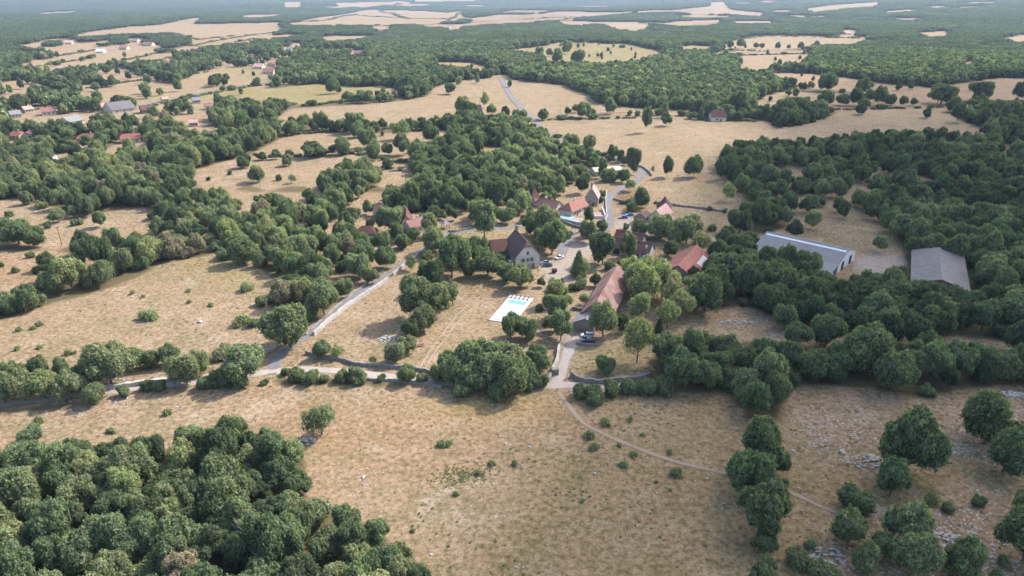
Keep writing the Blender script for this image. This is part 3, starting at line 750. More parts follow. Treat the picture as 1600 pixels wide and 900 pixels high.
T('the two tall acacias behind the red barn', [(1000,468,50,.78,'airy'),(1034,472,48,.8,'airy'),(985,462,42,.72,'airy'),(1012,482,54,.85,'airy'),(1052,492,46,.9,'airy'),(998,506,40,.85,'airy'),(995,572,44,.7,'airy',1.6),(1042,520,40,.88,'airy'),(1026,533,20,.0,'cone',1.9),(1060,505,40,.88,'airy'),(984,446,32,.8,'airy'),(1018,450,38,.75,'airy')])
T('the paddock right of the red barn', [(1100,497,58,.3,'oak',.85),(1082,478,40,.6,'oak',1.0),(1083,452,24,.02,'oak',1.1),(1112,460,46,.3),(1142,455,52,.25),(1175,470,60,.3),(1210,478,62,.25),(1120,440,40,.4),(1165,440,46,.35),(1225,520,38,.5,'oak',.9),(1240,548,42,.35),(1289,548,46,.35,'oak',.95)])
T('the front of the long pale shed', [(1256,441,54,.3,'oak',.7),(1216,450,46,.25,'oak',.7),(1284,464,42,.3,'oak',.7),(1200,432,34,.3,'oak',.7)])
T('the near end of the grey barn', [(1424,480,44,.3,'oak',.72),(1453,485,46,.25,'oak',.72),(1484,489,44,.3,'oak',.72),(1512,494,42,.3,'oak',.72)])
T('the big wood filling the lower left corner', [(60,748,55),(120,738,50),(185,737,50),(240,728,48),(300,716,50),(365,708,55),(420,722,50),(460,738,38,.75,'tall'),(464,782,45),(500,828,50),(545,840,52),(590,862,50),(625,892,46),(648,917,44),(440,765,50),(455,815,48),(600,908,55),(560,900,50),(655,934,50),(512,882,55),(628,925,50)])
T('the thick hedge under the right-hand field', [(1036,582,52,.45,'tall',1.05),(1084,570,46,.5,'oak',1.0),(1070,616,56,.4,'tall',1.1),(1130,575,50,.4),(1115,600,50,.3),(1160,590,46,.25),(1190,575,44,.4),(1230,580,44,.35),(1200,618,62,.6,'oak',.95),(1145,612,44,.3,'bush'),(1260,598,50,.3),(1300,600,52,.25),(1345,590,72,.4,'oak',.95),(1392,618,62,.4,'oak',.85),(1420,595,48,.5),(1452,600,60,.45),(1490,595,56,.35),(1530,588,46,.5),(1560,598,60,.5,'oak',.7),(1600,585,44,.4),(1650,590,60,.4),(1448,620,26,.5,'bush'),(1275,585,40,.3),(1380,585,50,.6),(1012,618,36,.4,'bush'),(1040,618,40,.35,'bush'),(1230,604,36,.3,'bush')])
T('the boundary row between the two near fields', [(1181,657,48,.3,'oak',1.05),(1208,640,44,.35,'oak',1.05),(1188,742,68,.3,'oak',1.1),(1168,785,78,.35,'oak',.85),(1183,846,78,.3,'oak',1.0),(1214,795,34,.25,'tall',1.4),(1190,866,38,.3,'oak',.8),(1197,918,38,.4,'oak',1.0),(1218,745,26,.3,'oak',1.2),(1180,925,36,.35)])
T('the bushy ground in the lower right corner', [(1246,888,44,.5,'bush'),(1286,915,52,.4,'bush'),(1413,752,88,.28,'oak',1.05),(1390,783,52,.45,'oak',1.1),(1336,807,58,.4,'bush',.75),(1325,856,56,.45,'oak',.85),(1350,900,44,.55,'oak',1.1),(1410,862,76,.6,'oak',.9),(1380,876,44,.5),(1424,908,68,.6,'oak',.95),(1450,804,27,.75,'airy',1.4),(1526,791,24,.5,'bush'),(1502,906,62,.4,'oak',.95),(1524,916,26,.7),(1554,912,30,.4,'bush'),(1538,704,82,.28,'oak',.85),(1566,747,66,.35,'oak',.95),(1598,888,82,.3,'oak',.9),(1612,835,70,.35),(1480,800,22,.6,'bush'),(1640,720,60,.3),(1660,900,70,.3),(1565,885,22,.5,'bush'),(1265,858,20,.7,'bush'),(1640,620,60,.4)])
T('the open near field', [(503,685,50,.5,'airy',.9),(48,692,40,.5,'bush',.55),(61,663,18,.5,'bush'),(204,705,17,.5,'bush'),(175,678,14,.5,'bush'),(262,650,16,.6,'bush'),(945,666,20,.5,'bush'),(921,686,20,.35,'bush'),(928,704,17,.5,'bush'),(975,731,17,.55,'bush'),(1056,745,21,.3,'bush'),(990,714,13,.5,'bush'),(985,659,11,.5,'bush'),(968,699,9,.5,'bush'),(1047,710,10,.4,'bush'),(702,697,13,.5,'bush',.6),(692,699,17,.5,'bush',.5),(768,728,12,.5,'bush'),(804,728,12,.5,'bush'),(645,832,10,.4,'bush'),(748,743,12,.3,'bush'),(1025,755,8,.3,'bush'),(1048,768,7,.3,'bush'),(1003,682,8,.4,'bush'),(712,775,11,.4,'bush'),(910,785,9,.4,'bush'),(36,742,52,.5,'airy',.8),(-10,745,40,.5)])
T('the big straw field at the left', [(30,519,11,.5,'bush'),(62,512,15,.5,'bush'),(52,516,10,.5,'bush'),(28,548,11,.5,'bush'),(62,546,10,.5,'bush'),(107,556,14,.5,'bush'),(118,553,8,.5,'bush'),(174,556,11,.6,'bush'),(231,503,26,.6,'bush',.4),(207,461,9,.5,'bush'),(224,466,9,.5,'bush'),(295,457,8,.5,'bush'),(296,475,9,.5,'bush'),(377,512,26,.5,'bush',.6),(384,458,22,.5,'bush',.5),(330,480,10,.5,'bush')])
T('the hedge of the far-left field', [(76,425,28,.35,'oak',.95),(114,459,52,.75,'oak',.85),(81,464,34,.65),(45,474,38,.5,'bush'),(10,490,40,.55,'bush'),(-30,500,50,.5,'bush'),(62,480,26,.6,'bush'),(25,427,14,.5,'bush'),(2,418,10,.2,'bush'),(47,405,14,.5,'bush'),(140,452,34,.5,'bush'),(165,440,40,.5,'bush'),(195,430,38,.5),(225,424,32,.45,'bush'),(250,408,30,.5),(280,398,32,.7),(30,388,52,.4,'oak',.7),(60,388,34,.4),(382,418,42,.4,'oak',.8),(352,408,26,.5,'bush'),(160,357,20,.5,'oak',.95),(118,354,14,.6,'bush'),(127,352,12,.7,'bush'),(92,350,22,.65),(75,358,16,.6,'bush'),(116,342,18,.5),(146,334,28,.4),(45,322,22,.5),(65,328,18,.7,'bush'),(15,340,14,.4,'bush'),(100,330,30,.55),(10,346,8,.4,'bush')])
T('the sloping pasture left of the village', [(404,251,9,.3),(411,252,12,.3),(432,251,16,.4),(449,262,21,.5),(489,250,35,.35,'oak',.6),(533,228,13,.3),(537,245,28,.5,'oak',.7),(544,257,11,.5,'bush'),(560,218,24,.45),(575,236,30,.5),(583,254,28,.5),(605,245,19,.35),(629,222,28,.5,'airy',.9),(631,246,26,.4,'tall',1.1),(605,266,16,.3),(676,226,24,.3),(518,298,27,.3),(560,297,30,.65),(571,289,34,.65),(586,283,24,.55),(617,305,8,.2,'cone'),(402,288,26,.5),(380,265,18,.35),(386,258,14,.3),(359,274,10,.4,'bush'),(326,283,9,.1,'bush'),(457,288,12,.9,'airy',1.0),(436,283,12,.3,'bush'),(650,255,26,.5),(655,240,18,.45)])
T('the long straw field in the middle distance', [(523,149,20,.35,'oak',1.05),(425,139,8,.5),(703,150,20,.35,'oak',.8),(716,138,12,.8,'airy'),(640,154,38,.2,'oak',.6),(661,150,12,.2,'bush'),(590,154,9,.3,'tall'),(607,154,12,.3,'bush'),(565,155,18,.5,'bush'),(543,160,22,.6,'bush'),(533,163,12,.6,'bush')])
T('the hedge line below the long straw field', [(410,196,8,.3),(430,205,20,.4),(457,196,13,.3),(475,202,22,.5),(500,206,24,.5),(530,206,16,.4),(553,212,30,.55,'tall',1.1),(573,205,18,.35),(598,204,15,.35),(613,200,10,.4,'bush'),(598,213,7,.4),(645,199,13,.5,'bush'),(662,200,9,.25,'tall'),(676,197,6,.3),(690,195,10,.4,'bush'),(700,190,14,.3),(723,182,25,.5),(742,178,18,.6,'bush'),(757,170,16,.75,'airy'),(768,182,18,.75),(789,187,14,.1,'oak',1.3),(806,188,13,.8),(818,188,16,.8),(850,190,18,.5),(733,194,28,.1),(748,196,24,.15)])
T('the wall line of the upper straw field', [(887,181,13,.1),(900,178,13,.6),(911,188,27,.5),(926,183,12,.5),(953,181,23,.5),(983,182,12,.5,'bush'),(995,183,12,.5,'bush'),(1012,183,16,.5,'bush'),(1031,182,16,.6,'bush'),(1065,183,14,.3,'bush'),(1076,187,9,.5),(1094,188,14,.45,'cone',1.3),(1104,190,8,.3,'bush'),(1110,184,11,.4),(1153,188,36,.2,'oak',.9),(1186,189,14,.3,'airy',1.1),(1170,189,12,.2)])
T('the far field above the winding wood', [(910,70,11,.2),(872,99,18,.4),(903,99,26,.35,'bush'),(842,93,16,.5),(858,90,12,.3),(870,86,12,.5,'bush'),(888,87,20,.6),(972,76,12,.6,'bush',.5),(1140,107,26,.3,'bush'),(1215,79,10,.3),(1232,78,7,.3),(1251,78,10,.3),(1263,78,6,.3),(1275,76,11,.3),(1115,80,16,.3),(1128,80,10,.3),(1140,79,12,.3),(1157,77,14,.4),(1181,77,9,.3),(1190,77,8,.3)])
T('the pale field beside the right-hand wood', [(1235,139,17,.3),(1253,143,12,.25),(1266,144,12,.4,'airy'),(1291,147,33,.35),(1316,146,10,.5,'bush'),(1220,140,10,.4),(1238,192,46,.3,'oak',.6),(1270,185,22,.35),(1291,170,26,.35),(1315,168,22,.45),(1338,168,24,.2),(1350,172,18,.3),(1344,181,15,.15,'oak',1.0),(1372,168,26,.35),(1390,167,18,.4),(1411,168,14,.4),(1426,167,13,.4),(1470,168,46,.35,'oak',.55),(1490,178,22,.2),(1495,194,25,.2,'oak',1.0),(1531,160,30,.15,'oak',.75),(1590,160,22,.15,'oak',.9),(1344,152,24,.4),(1358,162,20,.4),(1260,165,9,.2,'tall'),(1217,170,12,.3),(1522,176,22,.3),(1540,184,26,.3),(1557,190,28,.3),(1575,194,28,.35),(1598,198,30,.35),(1625,200,30,.3),(1530,170,18,.3)])
HAND = len(TREES)

# regions that name the trees sown in the woods
REGION = [
 ('the big wood filling the lower left corner', [(-300,640),(720,640),(720,1000),(-300,1000)]),
 ('the wood left of the asphalt lane', [(395,355),(660,355),(660,500),(395,500)]),
 ('the scrubby hillside at the left', [(-100,290),(395,290),(395,520),(-100,520)]),
 ('the wood behind the right-hand barns', [(1120,195),(1800,195),(1800,420),(1120,420)]),
 ('the wood belt below the grey barn', [(1090,390),(1800,420),(1800,560),(1090,540)]),
 ('the wood above the hamlet', [(640,190),(1000,190),(1000,330),(640,330)]),
]
def region_of(x, y):
    for nm, pts in REGION:
        ins = False; n = len(pts)
        for i in range(n):
            (ax, ay), (bx, by) = pts[i], pts[(i + 1) % n]
            if (ay > y) != (by > y) and x < (bx - ax) * (y - ay) / (by - ay) + ax: ins = not ins
        if ins: return nm
    return 'the wooded slopes left of the village' if x < 700 else 'the wooded edge of the right-hand fields'

# sow the woods
FP = []       # building footprints (px polygons) keep trees off
def sow(d0, d1, step, wmin, wmax, far=False):
    out = []
    n = int(d1 * 2.6 / step)
    gx = (np.arange(-n // 2, n // 2)) * step; gy = np.arange(max(20, d0 * .5), d1, step * .92)
    X, Y = np.meshgrid(gx, gy)
    X = X + (np.arange(len(gy)) % 2)[:, None] * step * .5
    X = X + rng.uniform(-.36, .36, X.shape) * step; Y = Y + rng.uniform(-.36, .36, Y.shape) * step
    D = np.hypot(X, Y); ok = (D >= d0) & (D < d1) & (np.abs(X) < Y * .80 + 40)
    X = X[ok]; Y = Y[ok]; Z = hgt(X, Y); px, py, dep = project(X, Y, Z)
    ok = (px > -160) & (px < 1780) & (py < 1050)
    X, Y, Z, px, py, dep = [q[ok] for q in (X, Y, Z, px, py, dep)]
    w = rng.uniform(wmin, wmax, len(X)); h = np.clip(w * rng.uniform(.8, 1.25, len(X)), 4.0, 11.0)
    if far: h = rng.uniform(7.0, 10.5, len(X))
    hp = h * F / dep
    m0 = lookup(wood, px, py); m1 = lookup(wood, px, np.maximum(py - hp * np.where(dep < 330, .45, .68), -19))
    if far:
        sx_ = w * F / dep * .42
        m1 = m1 * (lookup(wood, px - sx_, py) > 0) * (lookup(wood, px + sx_, py) > 0)
    gap = np.sin(X / 17 + 1.3 * np.sin(Y / 29)) * np.sin(Y / 21 + 1.7 * np.sin(X / 31)); m0 = np.where((m0 < .99) & (gap > .12), m0 * .2, m0)
    if d0 > 600: gap2 = np.sin(X / 41 + 1.3 * np.sin(Y / 70)) * np.sin(Y / 60 + 1.7 * np.sin(X / 77)); m0 = np.where((m0 < .99) & (gap2 > .1), m0 * .12, np.where(m0 < .99, m0 * 1.6, m0))
    lone = (m0 == 0) & (rng.uniform(0, 1, len(X)) < (.010 if (d0 > 600 and not far) else 0)) & (lookup(cover, px, py) != 0)
    keep = (m0 > 0) & (m1 > 0) & (rng.uniform(0, 1, len(X)) < np.minimum(m0, 1.0))
    keep = keep | lone; w = np.where(lone, w * .6, w); h = np.where(lone, h * .75, h)
    return [q[keep] for q in (X, Y, Z, w, h, px, py, dep)]

near = sow(60, 330, 5.5, 5.2, 10.0)
mid = sow(330, 700, 5.7, 5.2, 10.5)
for (Q, kd) in ((near, 'n'), (mid, 'm')):
    for X, Y, Z, w, h, px_, py_, dp in zip(*Q):
        r_ = rng.uniform()
        kind = 'oak' if r_ < .66 else ('tall' if r_ < .83 else ('bush' if r_ < .93 else 'airy'))
        if kind == 'bush': w *= .7; h = w * .75
        if kind == 'tall': w *= .8; h = min(13, w * 1.25)
        g = Vector((X, Y, Z))
        tone = float(np.clip(rng.normal(.44, .22) + .12 * math.sin(X / 23.0) + (.45 if rng.uniform() < .035 else 0), .05, 1))
        if px_ > 1090 and py_ < 560: tone *= .75
        TREES.append(dict(pos=g, w=w, h=h, tone=tone, kind=kind, reg=region_of(px_, py_), px=px_, py=py_, wpx=w * F / dp, cat='bush' if kind == 'bush' else 'tree'))
far1 = sow(700, 1500, 7.2, 6.5, 11.5)
far2 = sow(1500, 7500, 22.0, 28.0, 40.0, True)
far3 = sow(7500, 15000, 70.0, 90.0, 120.0, True)
# hedgerows far away: lines of small bushes
HEDGES = [
 [(20,66),(60,58),(140,52)], [(470,34),(520,30),(560,22)], [(590,16),(640,30)], [(820,30),(880,27),(985,21)], [(440,190),(425,202)], [(60,150),(200,128),(330,112)], [(0,100),(60,92),(150,78)], [(420,66),(300,84),(240,96)], [(1150,62),(1200,56),(1350,60)], [(990,60),(1060,66),(1120,70)],
 [(345,160),(430,160),(480,166),(525,160),(600,156)], [(180,62),(300,72),(400,54),(436,50)], [(40,124),(150,105),(240,84)], [(190,100),(262,94),(330,75),(400,60)],
 [(530,40),(600,40),(690,37),(735,37)], [(560,25),(700,30)], [(700,32),(724,18)], [(240,165),(330,146),(400,134),(470,130)],
 [(0,112),(60,104),(150,90)], [(1080,186),(1180,190),(1210,190)], [(860,187),(1000,184)], [(1290,172),(1480,168)], [(1510,162),(1620,158)], [(430,212),(520,206),(620,200),(760,190),(830,190)],
 [(845,205),(880,218),(960,250),(990,258)], [(240,78),(300,70)], [(1112,88),(1262,84)],
 [(400,242),(430,246),(480,244),(560,240),(600,250),(640,255)], [(640,264),(690,262)], [(600,262),(640,268)], [(1180,120),(1240,137),(1200,145)], [(270,52),(310,62),(370,56)],
 [(960,319),(1045,318)],[(150,428),(230,410),(300,398)], [(470,160),(400,178),(420,190)], [(300,372),(350,392),(400,398)], [(1120,78),(1200,80)], [(790,38),(850,34),(940,26)],
]
hed = []
for pts in HEDGES:
    for (x, y), (x2, y2) in zip(pts[:-1], pts[1:]):
        a_, b_ = ground(x, y), ground(x2, y2); Ln = (b_ - a_).length; s = 2.2 + depth_at(a_) / 260.0; n = max(1, int(Ln / s))
        for k in range(n):
            if rng.uniform() < .22: continue
            q = a_.lerp(b_, (k + rng.uniform(-.3, .3)) / n); q.x += rng.normal() * .7; q.y += rng.normal() * .7
            big_ = rng.uniform() < .12
            hed.append((q.x, q.y, float(hgt(q.x, q.y)), s * rng.uniform(.9, 1.7) * (1.6 if big_ else 1), rng.uniform(1.0, 2.2) * (2.3 if big_ else 1)))

# ------------------------------------------------------------ instanced masses of trees and loose stones
def gn_scatter(name, meshes, pts, sc, rot, idx, tone, label=None):
    """one object: a cloud of points that carries one of the given meshes on each"""
    me = bpy.data.meshes.new(name)
    n = len(pts); me.vertices.add(n); me.vertices.foreach_set('co', np.asarray(pts, np.float32).ravel())
    for nm, ty, key, arr in (('sc', 'FLOAT_VECTOR', 'vector', sc), ('rot', 'FLOAT_VECTOR', 'vector', rot), ('idx', 'INT', 'value', idx), ('tone', 'FLOAT', 'value', tone)):
        at = me.attributes.new(nm, ty, 'POINT'); arr = np.asarray(arr, np.int32 if ty == 'INT' else np.float32)
        at.data.foreach_set(key, arr.ravel())
    o = bpy.data.objects.new(name, me); COL.objects.link(o)
    g = bpy.data.node_groups.new(name, 'GeometryNodeTree')
    g.interface.new_socket('Geometry', in_out='INPUT', socket_type='NodeSocketGeometry')
    g.interface.new_socket('Geometry', in_out='OUTPUT', socket_type='NodeSocketGeometry')
    gi = g.nodes.new('NodeGroupInput'); gout = g.nodes.new('NodeGroupOutput')
    jn = g.nodes.new('GeometryNodeJoinGeometry')
    for mm in reversed(meshes):
        po = bpy.data.objects.new(name + '_shape', mm)          # shape source, never linked to the scene
        oi = g.nodes.new('GeometryNodeObjectInfo'); oi.inputs['Object'].default_value = po; oi.inputs['As Instance'].default_value = False
        gt = g.nodes.new('GeometryNodeGeometryToInstance'); g.links.new(oi.outputs['Geometry'], gt.inputs[0])
        g.links.new(gt.outputs[0], jn.inputs[0])
    ip = g.nodes.new('GeometryNodeInstanceOnPoints'); ip.inputs['Pick Instance'].default_value = True
    def attr(nm, ty):
        q = g.nodes.new('GeometryNodeInputNamedAttribute'); q.data_type = ty; q.inputs['Name'].default_value = nm
        return [s for s in q.outputs if s.enabled and s.name == 'Attribute'][0]
    g.links.new(gi.outputs[0], ip.inputs['Points']); g.links.new(jn.outputs[0], ip.inputs['Instance'])
    g.links.new(attr('idx', 'INT'), ip.inputs['Instance Index']); g.links.new(attr('sc', 'FLOAT_VECTOR'), ip.inputs['Scale'])
    er = g.nodes.new('FunctionNodeEulerToRotation'); g.links.new(attr('rot', 'FLOAT_VECTOR'), er.inputs[0]); g.links.new(er.outputs[0], ip.inputs['Rotation'])
    g.links.new(ip.outputs[0], gout.inputs[0])
    md = o.modifiers.new('scatter', 'NODES'); md.node_group = g
    tag(o, label=label, kind='stuff')
    return o

# building and wall footprints push trees away (world discs)
KEEP_OFF = []
def blocked(x, y, w):
    return any((x - a) ** 2 + (y - b) ** 2 < (r + w * .38) ** 2 for a, b, r in KEEP_OFF)

ORD = ['first', 'second', 'third', 'fourth', 'fifth', 'sixth', 'seventh', 'eighth', 'ninth', 'tenth', 'eleventh', 'twelfth']
def nth(i):
    if i < 12: return ORD[i]
    k = i + 1
    return '%d%s' % (k, 'th' if 10 < k % 100 < 14 else {1: 'st', 2: 'nd', 3: 'rd'}.get(k % 10, 'th'))

NAMES = {'oak': 'oak_tree', 'tall': 'broadleaf_tree', 'airy': 'acacia_tree', 'bush': 'bush', 'scrub': 'bush', 'cone': 'conifer_tree'}
def place_trees():
    for t in TREES:
        # only the part inside the frame counts as showing
        hpx = t['h'] * F / max(1, depth_at(t['pos'])) * .8
        vis_y = min(t['py'], 900) - max(t['py'] - hpx, 0)
        vis_x = min(t['px'] + t['wpx'] / 2, 1600) - max(t['px'] - t['wpx'] / 2, 0)
        t['show'] = max(0, vis_x) * max(0, vis_y)
    hand = TREES[:HAND]; auto = [t for t in TREES[HAND:] if not blocked(t['pos'].x, t['pos'].y, t['w'])]
    # thin the sown trees round the placed ones
    hp = np.array([(t['pos'].x, t['pos'].y, t['w']) for t in hand])
    keep = []
    for t in auto:
        d = np.hypot(hp[:, 0] - t['pos'].x, hp[:, 1] - t['pos'].y)
        if (d < (hp[:, 2] + t['w']) * .30).any(): continue
        keep.append(t)
    allt = hand + keep
    out = []
    for cat, cap in (('tree', 292), ('bush', 160)):
        c = sorted([t for t in allt if t['cat'] == cat], key=lambda t: -t['show'])
        pick = [t for t in c if t['show'] > 0][:cap]
        out.append(pick)
    ind = set(id(t) for p in out for t in p)
    # labels: by region, row and place in the row
    regs = {}
    for p in out:
        for t in p: regs.setdefault((t['reg'], t['cat']), []).append(t)
    for (reg, cat), ts in regs.items():
        big = len(ts) > 13 and reg.startswith(('the big wood', 'the wood', 'the scrubby', 'the wooded'))
        rows = []
        if big:
            ts.sort(key=lambda t: -t['py']); nr = max(2, round(len(ts) / 9)); per = math.ceil(len(ts) / nr)
            rows = [ts[i:i + per] for i in range(0, len(ts), per)]
        else: rows = [ts]
        for ri, row in enumerate(rows):
            row.sort(key=lambda t: t['px'])
            for i, t in enumerate(row):
                look = {'oak': 'rounded', 'tall': 'tall', 'airy': 'airy feathery', 'bush': 'low', 'scrub': 'low ragged', 'cone': 'pointed'}[t['kind']]
                colr = 'dark green' if t['tone'] < .33 else ('mid green' if t['tone'] < .6 else ('light green' if t['tone'] < .78 else 'yellowish'))
                if t['kind'] == 'cone': colr = 'dark' if t['tone'] < .3 else 'green'
                kn = 'bush' if cat == 'bush' else ('conifer' if t['kind'] == 'cone' else 'tree')
                rg = reg[4:] if reg.startswith('the ') else reg
                if big: lab = '%s %s, %s from left, row %s from the front, %s' % (colr, kn, nth(i), 'ABCDEFGHIJKLMNOP'[ri] if False else str(ri + 1), rg)
                elif len(row) == 1: lab = '%s %s %s at the %s' % (look, colr, kn, rg)
                else:
                    what = 'bushes' if cat == 'bush' else 'trees'
                    lab = '%s %s %s, %s from left of the %s by the %s' % (look, colr, kn, nth(i), what, rg)
                wds = lab.split()
                if len(wds) > 16: lab = ' '.join(w for w in wds if w not in ('look', 'rounded'))
                wds = lab.split()
                if len(wds) > 16: lab = ' '.join(wds[:16])
                t['label'] = lab; t['group'] = ('bushes of the ' if cat == 'bush' else 'trees of the ') + rg
    protos = {}
    for t in allt:
        if id(t) not in ind: continue
        k = t['kind']; vi = int(rng.integers(len(VAR[k]))); cm, tm = VAR[k][vi]
        nm = NAMES[k]
        e = empty(nm, t['pos'], float(rng.uniform(0, 2 * PI)), t['label'], 'tree' if t['cat'] == 'tree' else 'bush', t['group'])
        e.rotation_euler[0] = float(rng.normal(0, .045)); e.rotation_euler[1] = float(rng.normal(0, .045))
        hs = t['h'] / (1.0)
        for pn, pm in (('crown', cm), ('trunk', tm)):
            if pn == 'trunk' and k in ('bush', 'scrub'): continue
            o = bpy.data.objects.new(pn, pm); COL.objects.link(o); o.parent = e
            o.scale = (t['w'] / 2, t['w'] / 2 * float(rng.uniform(.88, 1.1)), hs)
            if pn == 'crown': o['tone'] = float(t['tone'])
    rest = [t for t in allt if id(t) not in ind]
    kinds = ['oak', 'tall', 'airy', 'bush', 'cone', 'scrub']; meshes = []; start = {}
    for k in kinds:
        start[k] = len(meshes); meshes += [v[0] for v in VAR[k]]
    n = len(rest)
    rz = rng.uniform(0, 2 * PI, n)
    gn_scatter('woodland', meshes, [t['pos'] for t in rest], [(t['w'] / 2 * rng.uniform(.82, 1.15), t['w'] / 2 * rng.uniform(.82, 1.15), t['h'] * rng.uniform(.85, 1.2)) for t in rest],
               np.stack([rng.normal(0, .07, n), rng.normal(0, .07, n), rz], 1), [start[t['kind']] + int(rng.integers(len(VAR[t['kind']]))) for t in rest], [t['tone'] for t in rest],
               'dense oak wood covering the slopes between the straw fields')
    X, Y, Z, w, h = far1[:5]; n = len(X); rz = rng.uniform(0, 2 * PI, n)
    tn = np.clip(rng.normal(.30, .18, n) + .1 * np.sin(X / 60) * np.cos(Y / 70), .05, .95)
    gn_scatter('distant_woodland', FARV, np.stack([X, Y, Z], 1), np.stack([w / 2, w / 2, h], 1), np.stack([rz * 0, rz * 0, rz], 1),
               rng.integers(0, len(FARV), n), tn, 'distant oak woods around the upper fields')
    P = [np.concatenate([a, b]) for a, b in zip(far2[:5], far3[:5])]
    X, Y, Z, w, h = P; n = len(X); rz = rng.uniform(0, 2 * PI, n)
    tn = np.clip(rng.normal(.08, .08, n) + .05 * np.sin(X / 150) * np.cos(Y / 190), .05, .95)
    gn_scatter('horizon_forest', PATCHV, np.stack([X, Y, Z], 1), np.stack([w / 2, w / 2, h], 1), np.stack([rz * 0, rz * 0, rz], 1),
               rng.integers(0, len(PATCHV), n), tn, 'hazy forest stretching to the horizon')
    H = np.array(hed); n = len(H); rz = rng.uniform(0, 2 * PI, n)
    gn_scatter('hedgerow', [FARV[0], FARV[1], FARV[2]], H[:, :3], np.stack([H[:, 3] / 2, H[:, 3] / 2, H[:, 4]], 1), np.stack([rz * 0, rz * 0, rz], 1),
               rng.integers(0, 3, n), rng.uniform(.15, .6, n), 'thin overgrown hedge lines between the straw fields')
    print('trees', len(TREES), 'individual', len(ind), 'rest', len(rest), 'far1', len(far1[0]), 'far2', len(far2[0]), 'far3', len(far3[0]), 'hedge', len(hed))

# ------------------------------------------------------------ stones and weeds on the near fields
def rock_mesh(seed):
    r = np.random.default_rng(seed); v, f = ICO1
    v = v * (1 + r.normal(size=(len(v), 1)) * .16) * np.array([1, .75, .42])
    me = bpy.data.meshes.new('stone'); me.from_pydata([tuple(q) for q in v], [], [tuple(q) for q in f]); me.materials.append(M['rock']); return me
def weed_mesh(seed):
    r = np.random.default_rng(seed); v = []; f = []
    for i in range(60):
        th = r.uniform(0, 2 * PI); rr = r.uniform(0, .7); c = np.array([rr * math.cos(th), rr * math.sin(th), 0]); n = len(v)
        a = r.uniform(0, 2 * PI); s = np.array([math.cos(a), math.sin(a), 0]) * .13; tip = c + np.array([math.cos(th) * .3, math.sin(th) * .3, r.uniform(.3, .9)])
        v += [tuple(c - s), tuple(c + s), tuple(tip + s * .5), tuple(tip - s * .5)]; f.append((n, n + 1, n + 2, n + 3))
    me = bpy.data.meshes.new('weed'); me.from_pydata(v, [], f)
    at = me.attributes.new('leaf', 'FLOAT', 'FACE'); at.data.foreach_set('value', r.uniform(.1, .7, len(f)).astype(np.float32))
    me.materials.append(M['foliage']); return me
def scatter_small():
    n = 90000
    X = rng.uniform(-260, 300, n); Y = rng.uniform(80, 330, n)
    px, py, dep = project(X, Y, 0 * X); w = lookup(wood, px, py); c = lookup(cover, px, py)
    # stones gather in patches
    q = np.sin(X / 9.0 + 1.1 * np.sin(Y / 13.0)) * np.sin(Y / 8.0 + 1.7 * np.sin(X / 17.0)) + .5 * np.sin(X / 3.1) * np.sin(Y / 3.7)
    dens = np.where(c == 6, .10 + .75 * (q > .25), .012 + .12 * (q > .85))
    dens = dens * np.where((px < 1000) & (c != 6), .6, 1.0)
    k = (w < .1) & (c != 7) & (rng.uniform(0, 1, n) < dens) & (px > -60) & (px < 1680)
    X, Y = X[k], Y[k]; n = len(X); s = np.abs(rng.normal(.0, .16, n)) + .13; s *= np.where(rng.uniform(0, 1, n) < .02, 2.6, 1)
    gn_scatter('loose_stones', [rock_mesh(i) for i in range(5)], np.stack([X, Y, s * .15], 1), np.stack([s, s, s], 1), np.stack([rng.uniform(-.2, .2, n), rng.uniform(-.2, .2, n), rng.uniform(0, 6.28, n)], 1),
               rng.integers(0, 5, n), np.zeros(n), 'pale limestone lying loose in the dry grass')
    n = 90000
    X = rng.uniform(-280, 320, n); Y = rng.uniform(80, 420, n); px, py, dep = project(X, Y, 0 * X)
    w = lookup(wood, px, py); c = lookup(cover, px, py)
    q = np.sin(X / 11.0 + 1.5 * np.sin(Y / 19.0)) * np.cos(Y / 10.0 + 1.2 * np.sin(X / 15.0))
    k = (w < .1) & (c != 7) & (rng.uniform(0, 1, n) < .02 + .14 * (q > .55)) & (px > -60) & (px < 1680)
    X, Y = X[k], Y[k]; n = len(X); s = rng.uniform(.2, .5, n)
    # the dark clump of weeds in the middle of the near field
    g = ground(722, 742); m_ = 220; X = np.concatenate([X, g.x + rng.normal(0, 3.6, m_)]); Y = np.concatenate([Y, g.y + rng.normal(0, 1.7, m_)]); s = np.concatenate([s, rng.uniform(.18, .38, m_)]); n = len(X)
    gn_scatter('field_weeds', [weed_mesh(i) for i in range(4)], np.stack([X, Y, 0 * X], 1), np.stack([s, s, s * .55], 1), np.stack([0 * X, 0 * X, rng.uniform(0, 6.28, n)], 1),
               rng.integers(0, 4, n), rng.uniform(.5, 1.0, n), 'low weeds dotted through the dry grass')
    print('small', n)

# ------------------------------------------------------------ buildings
def frame(pa, pb, flip=False):
    """local frame of a building: origin at the ground point of pixel pa, +X towards pb (its near edge), +Y away from the camera"""
    A = ground(*pa); B = ground(*pb); d = B - A; d.z = 0
    return A, math.atan2(d.y, d.x), d.length

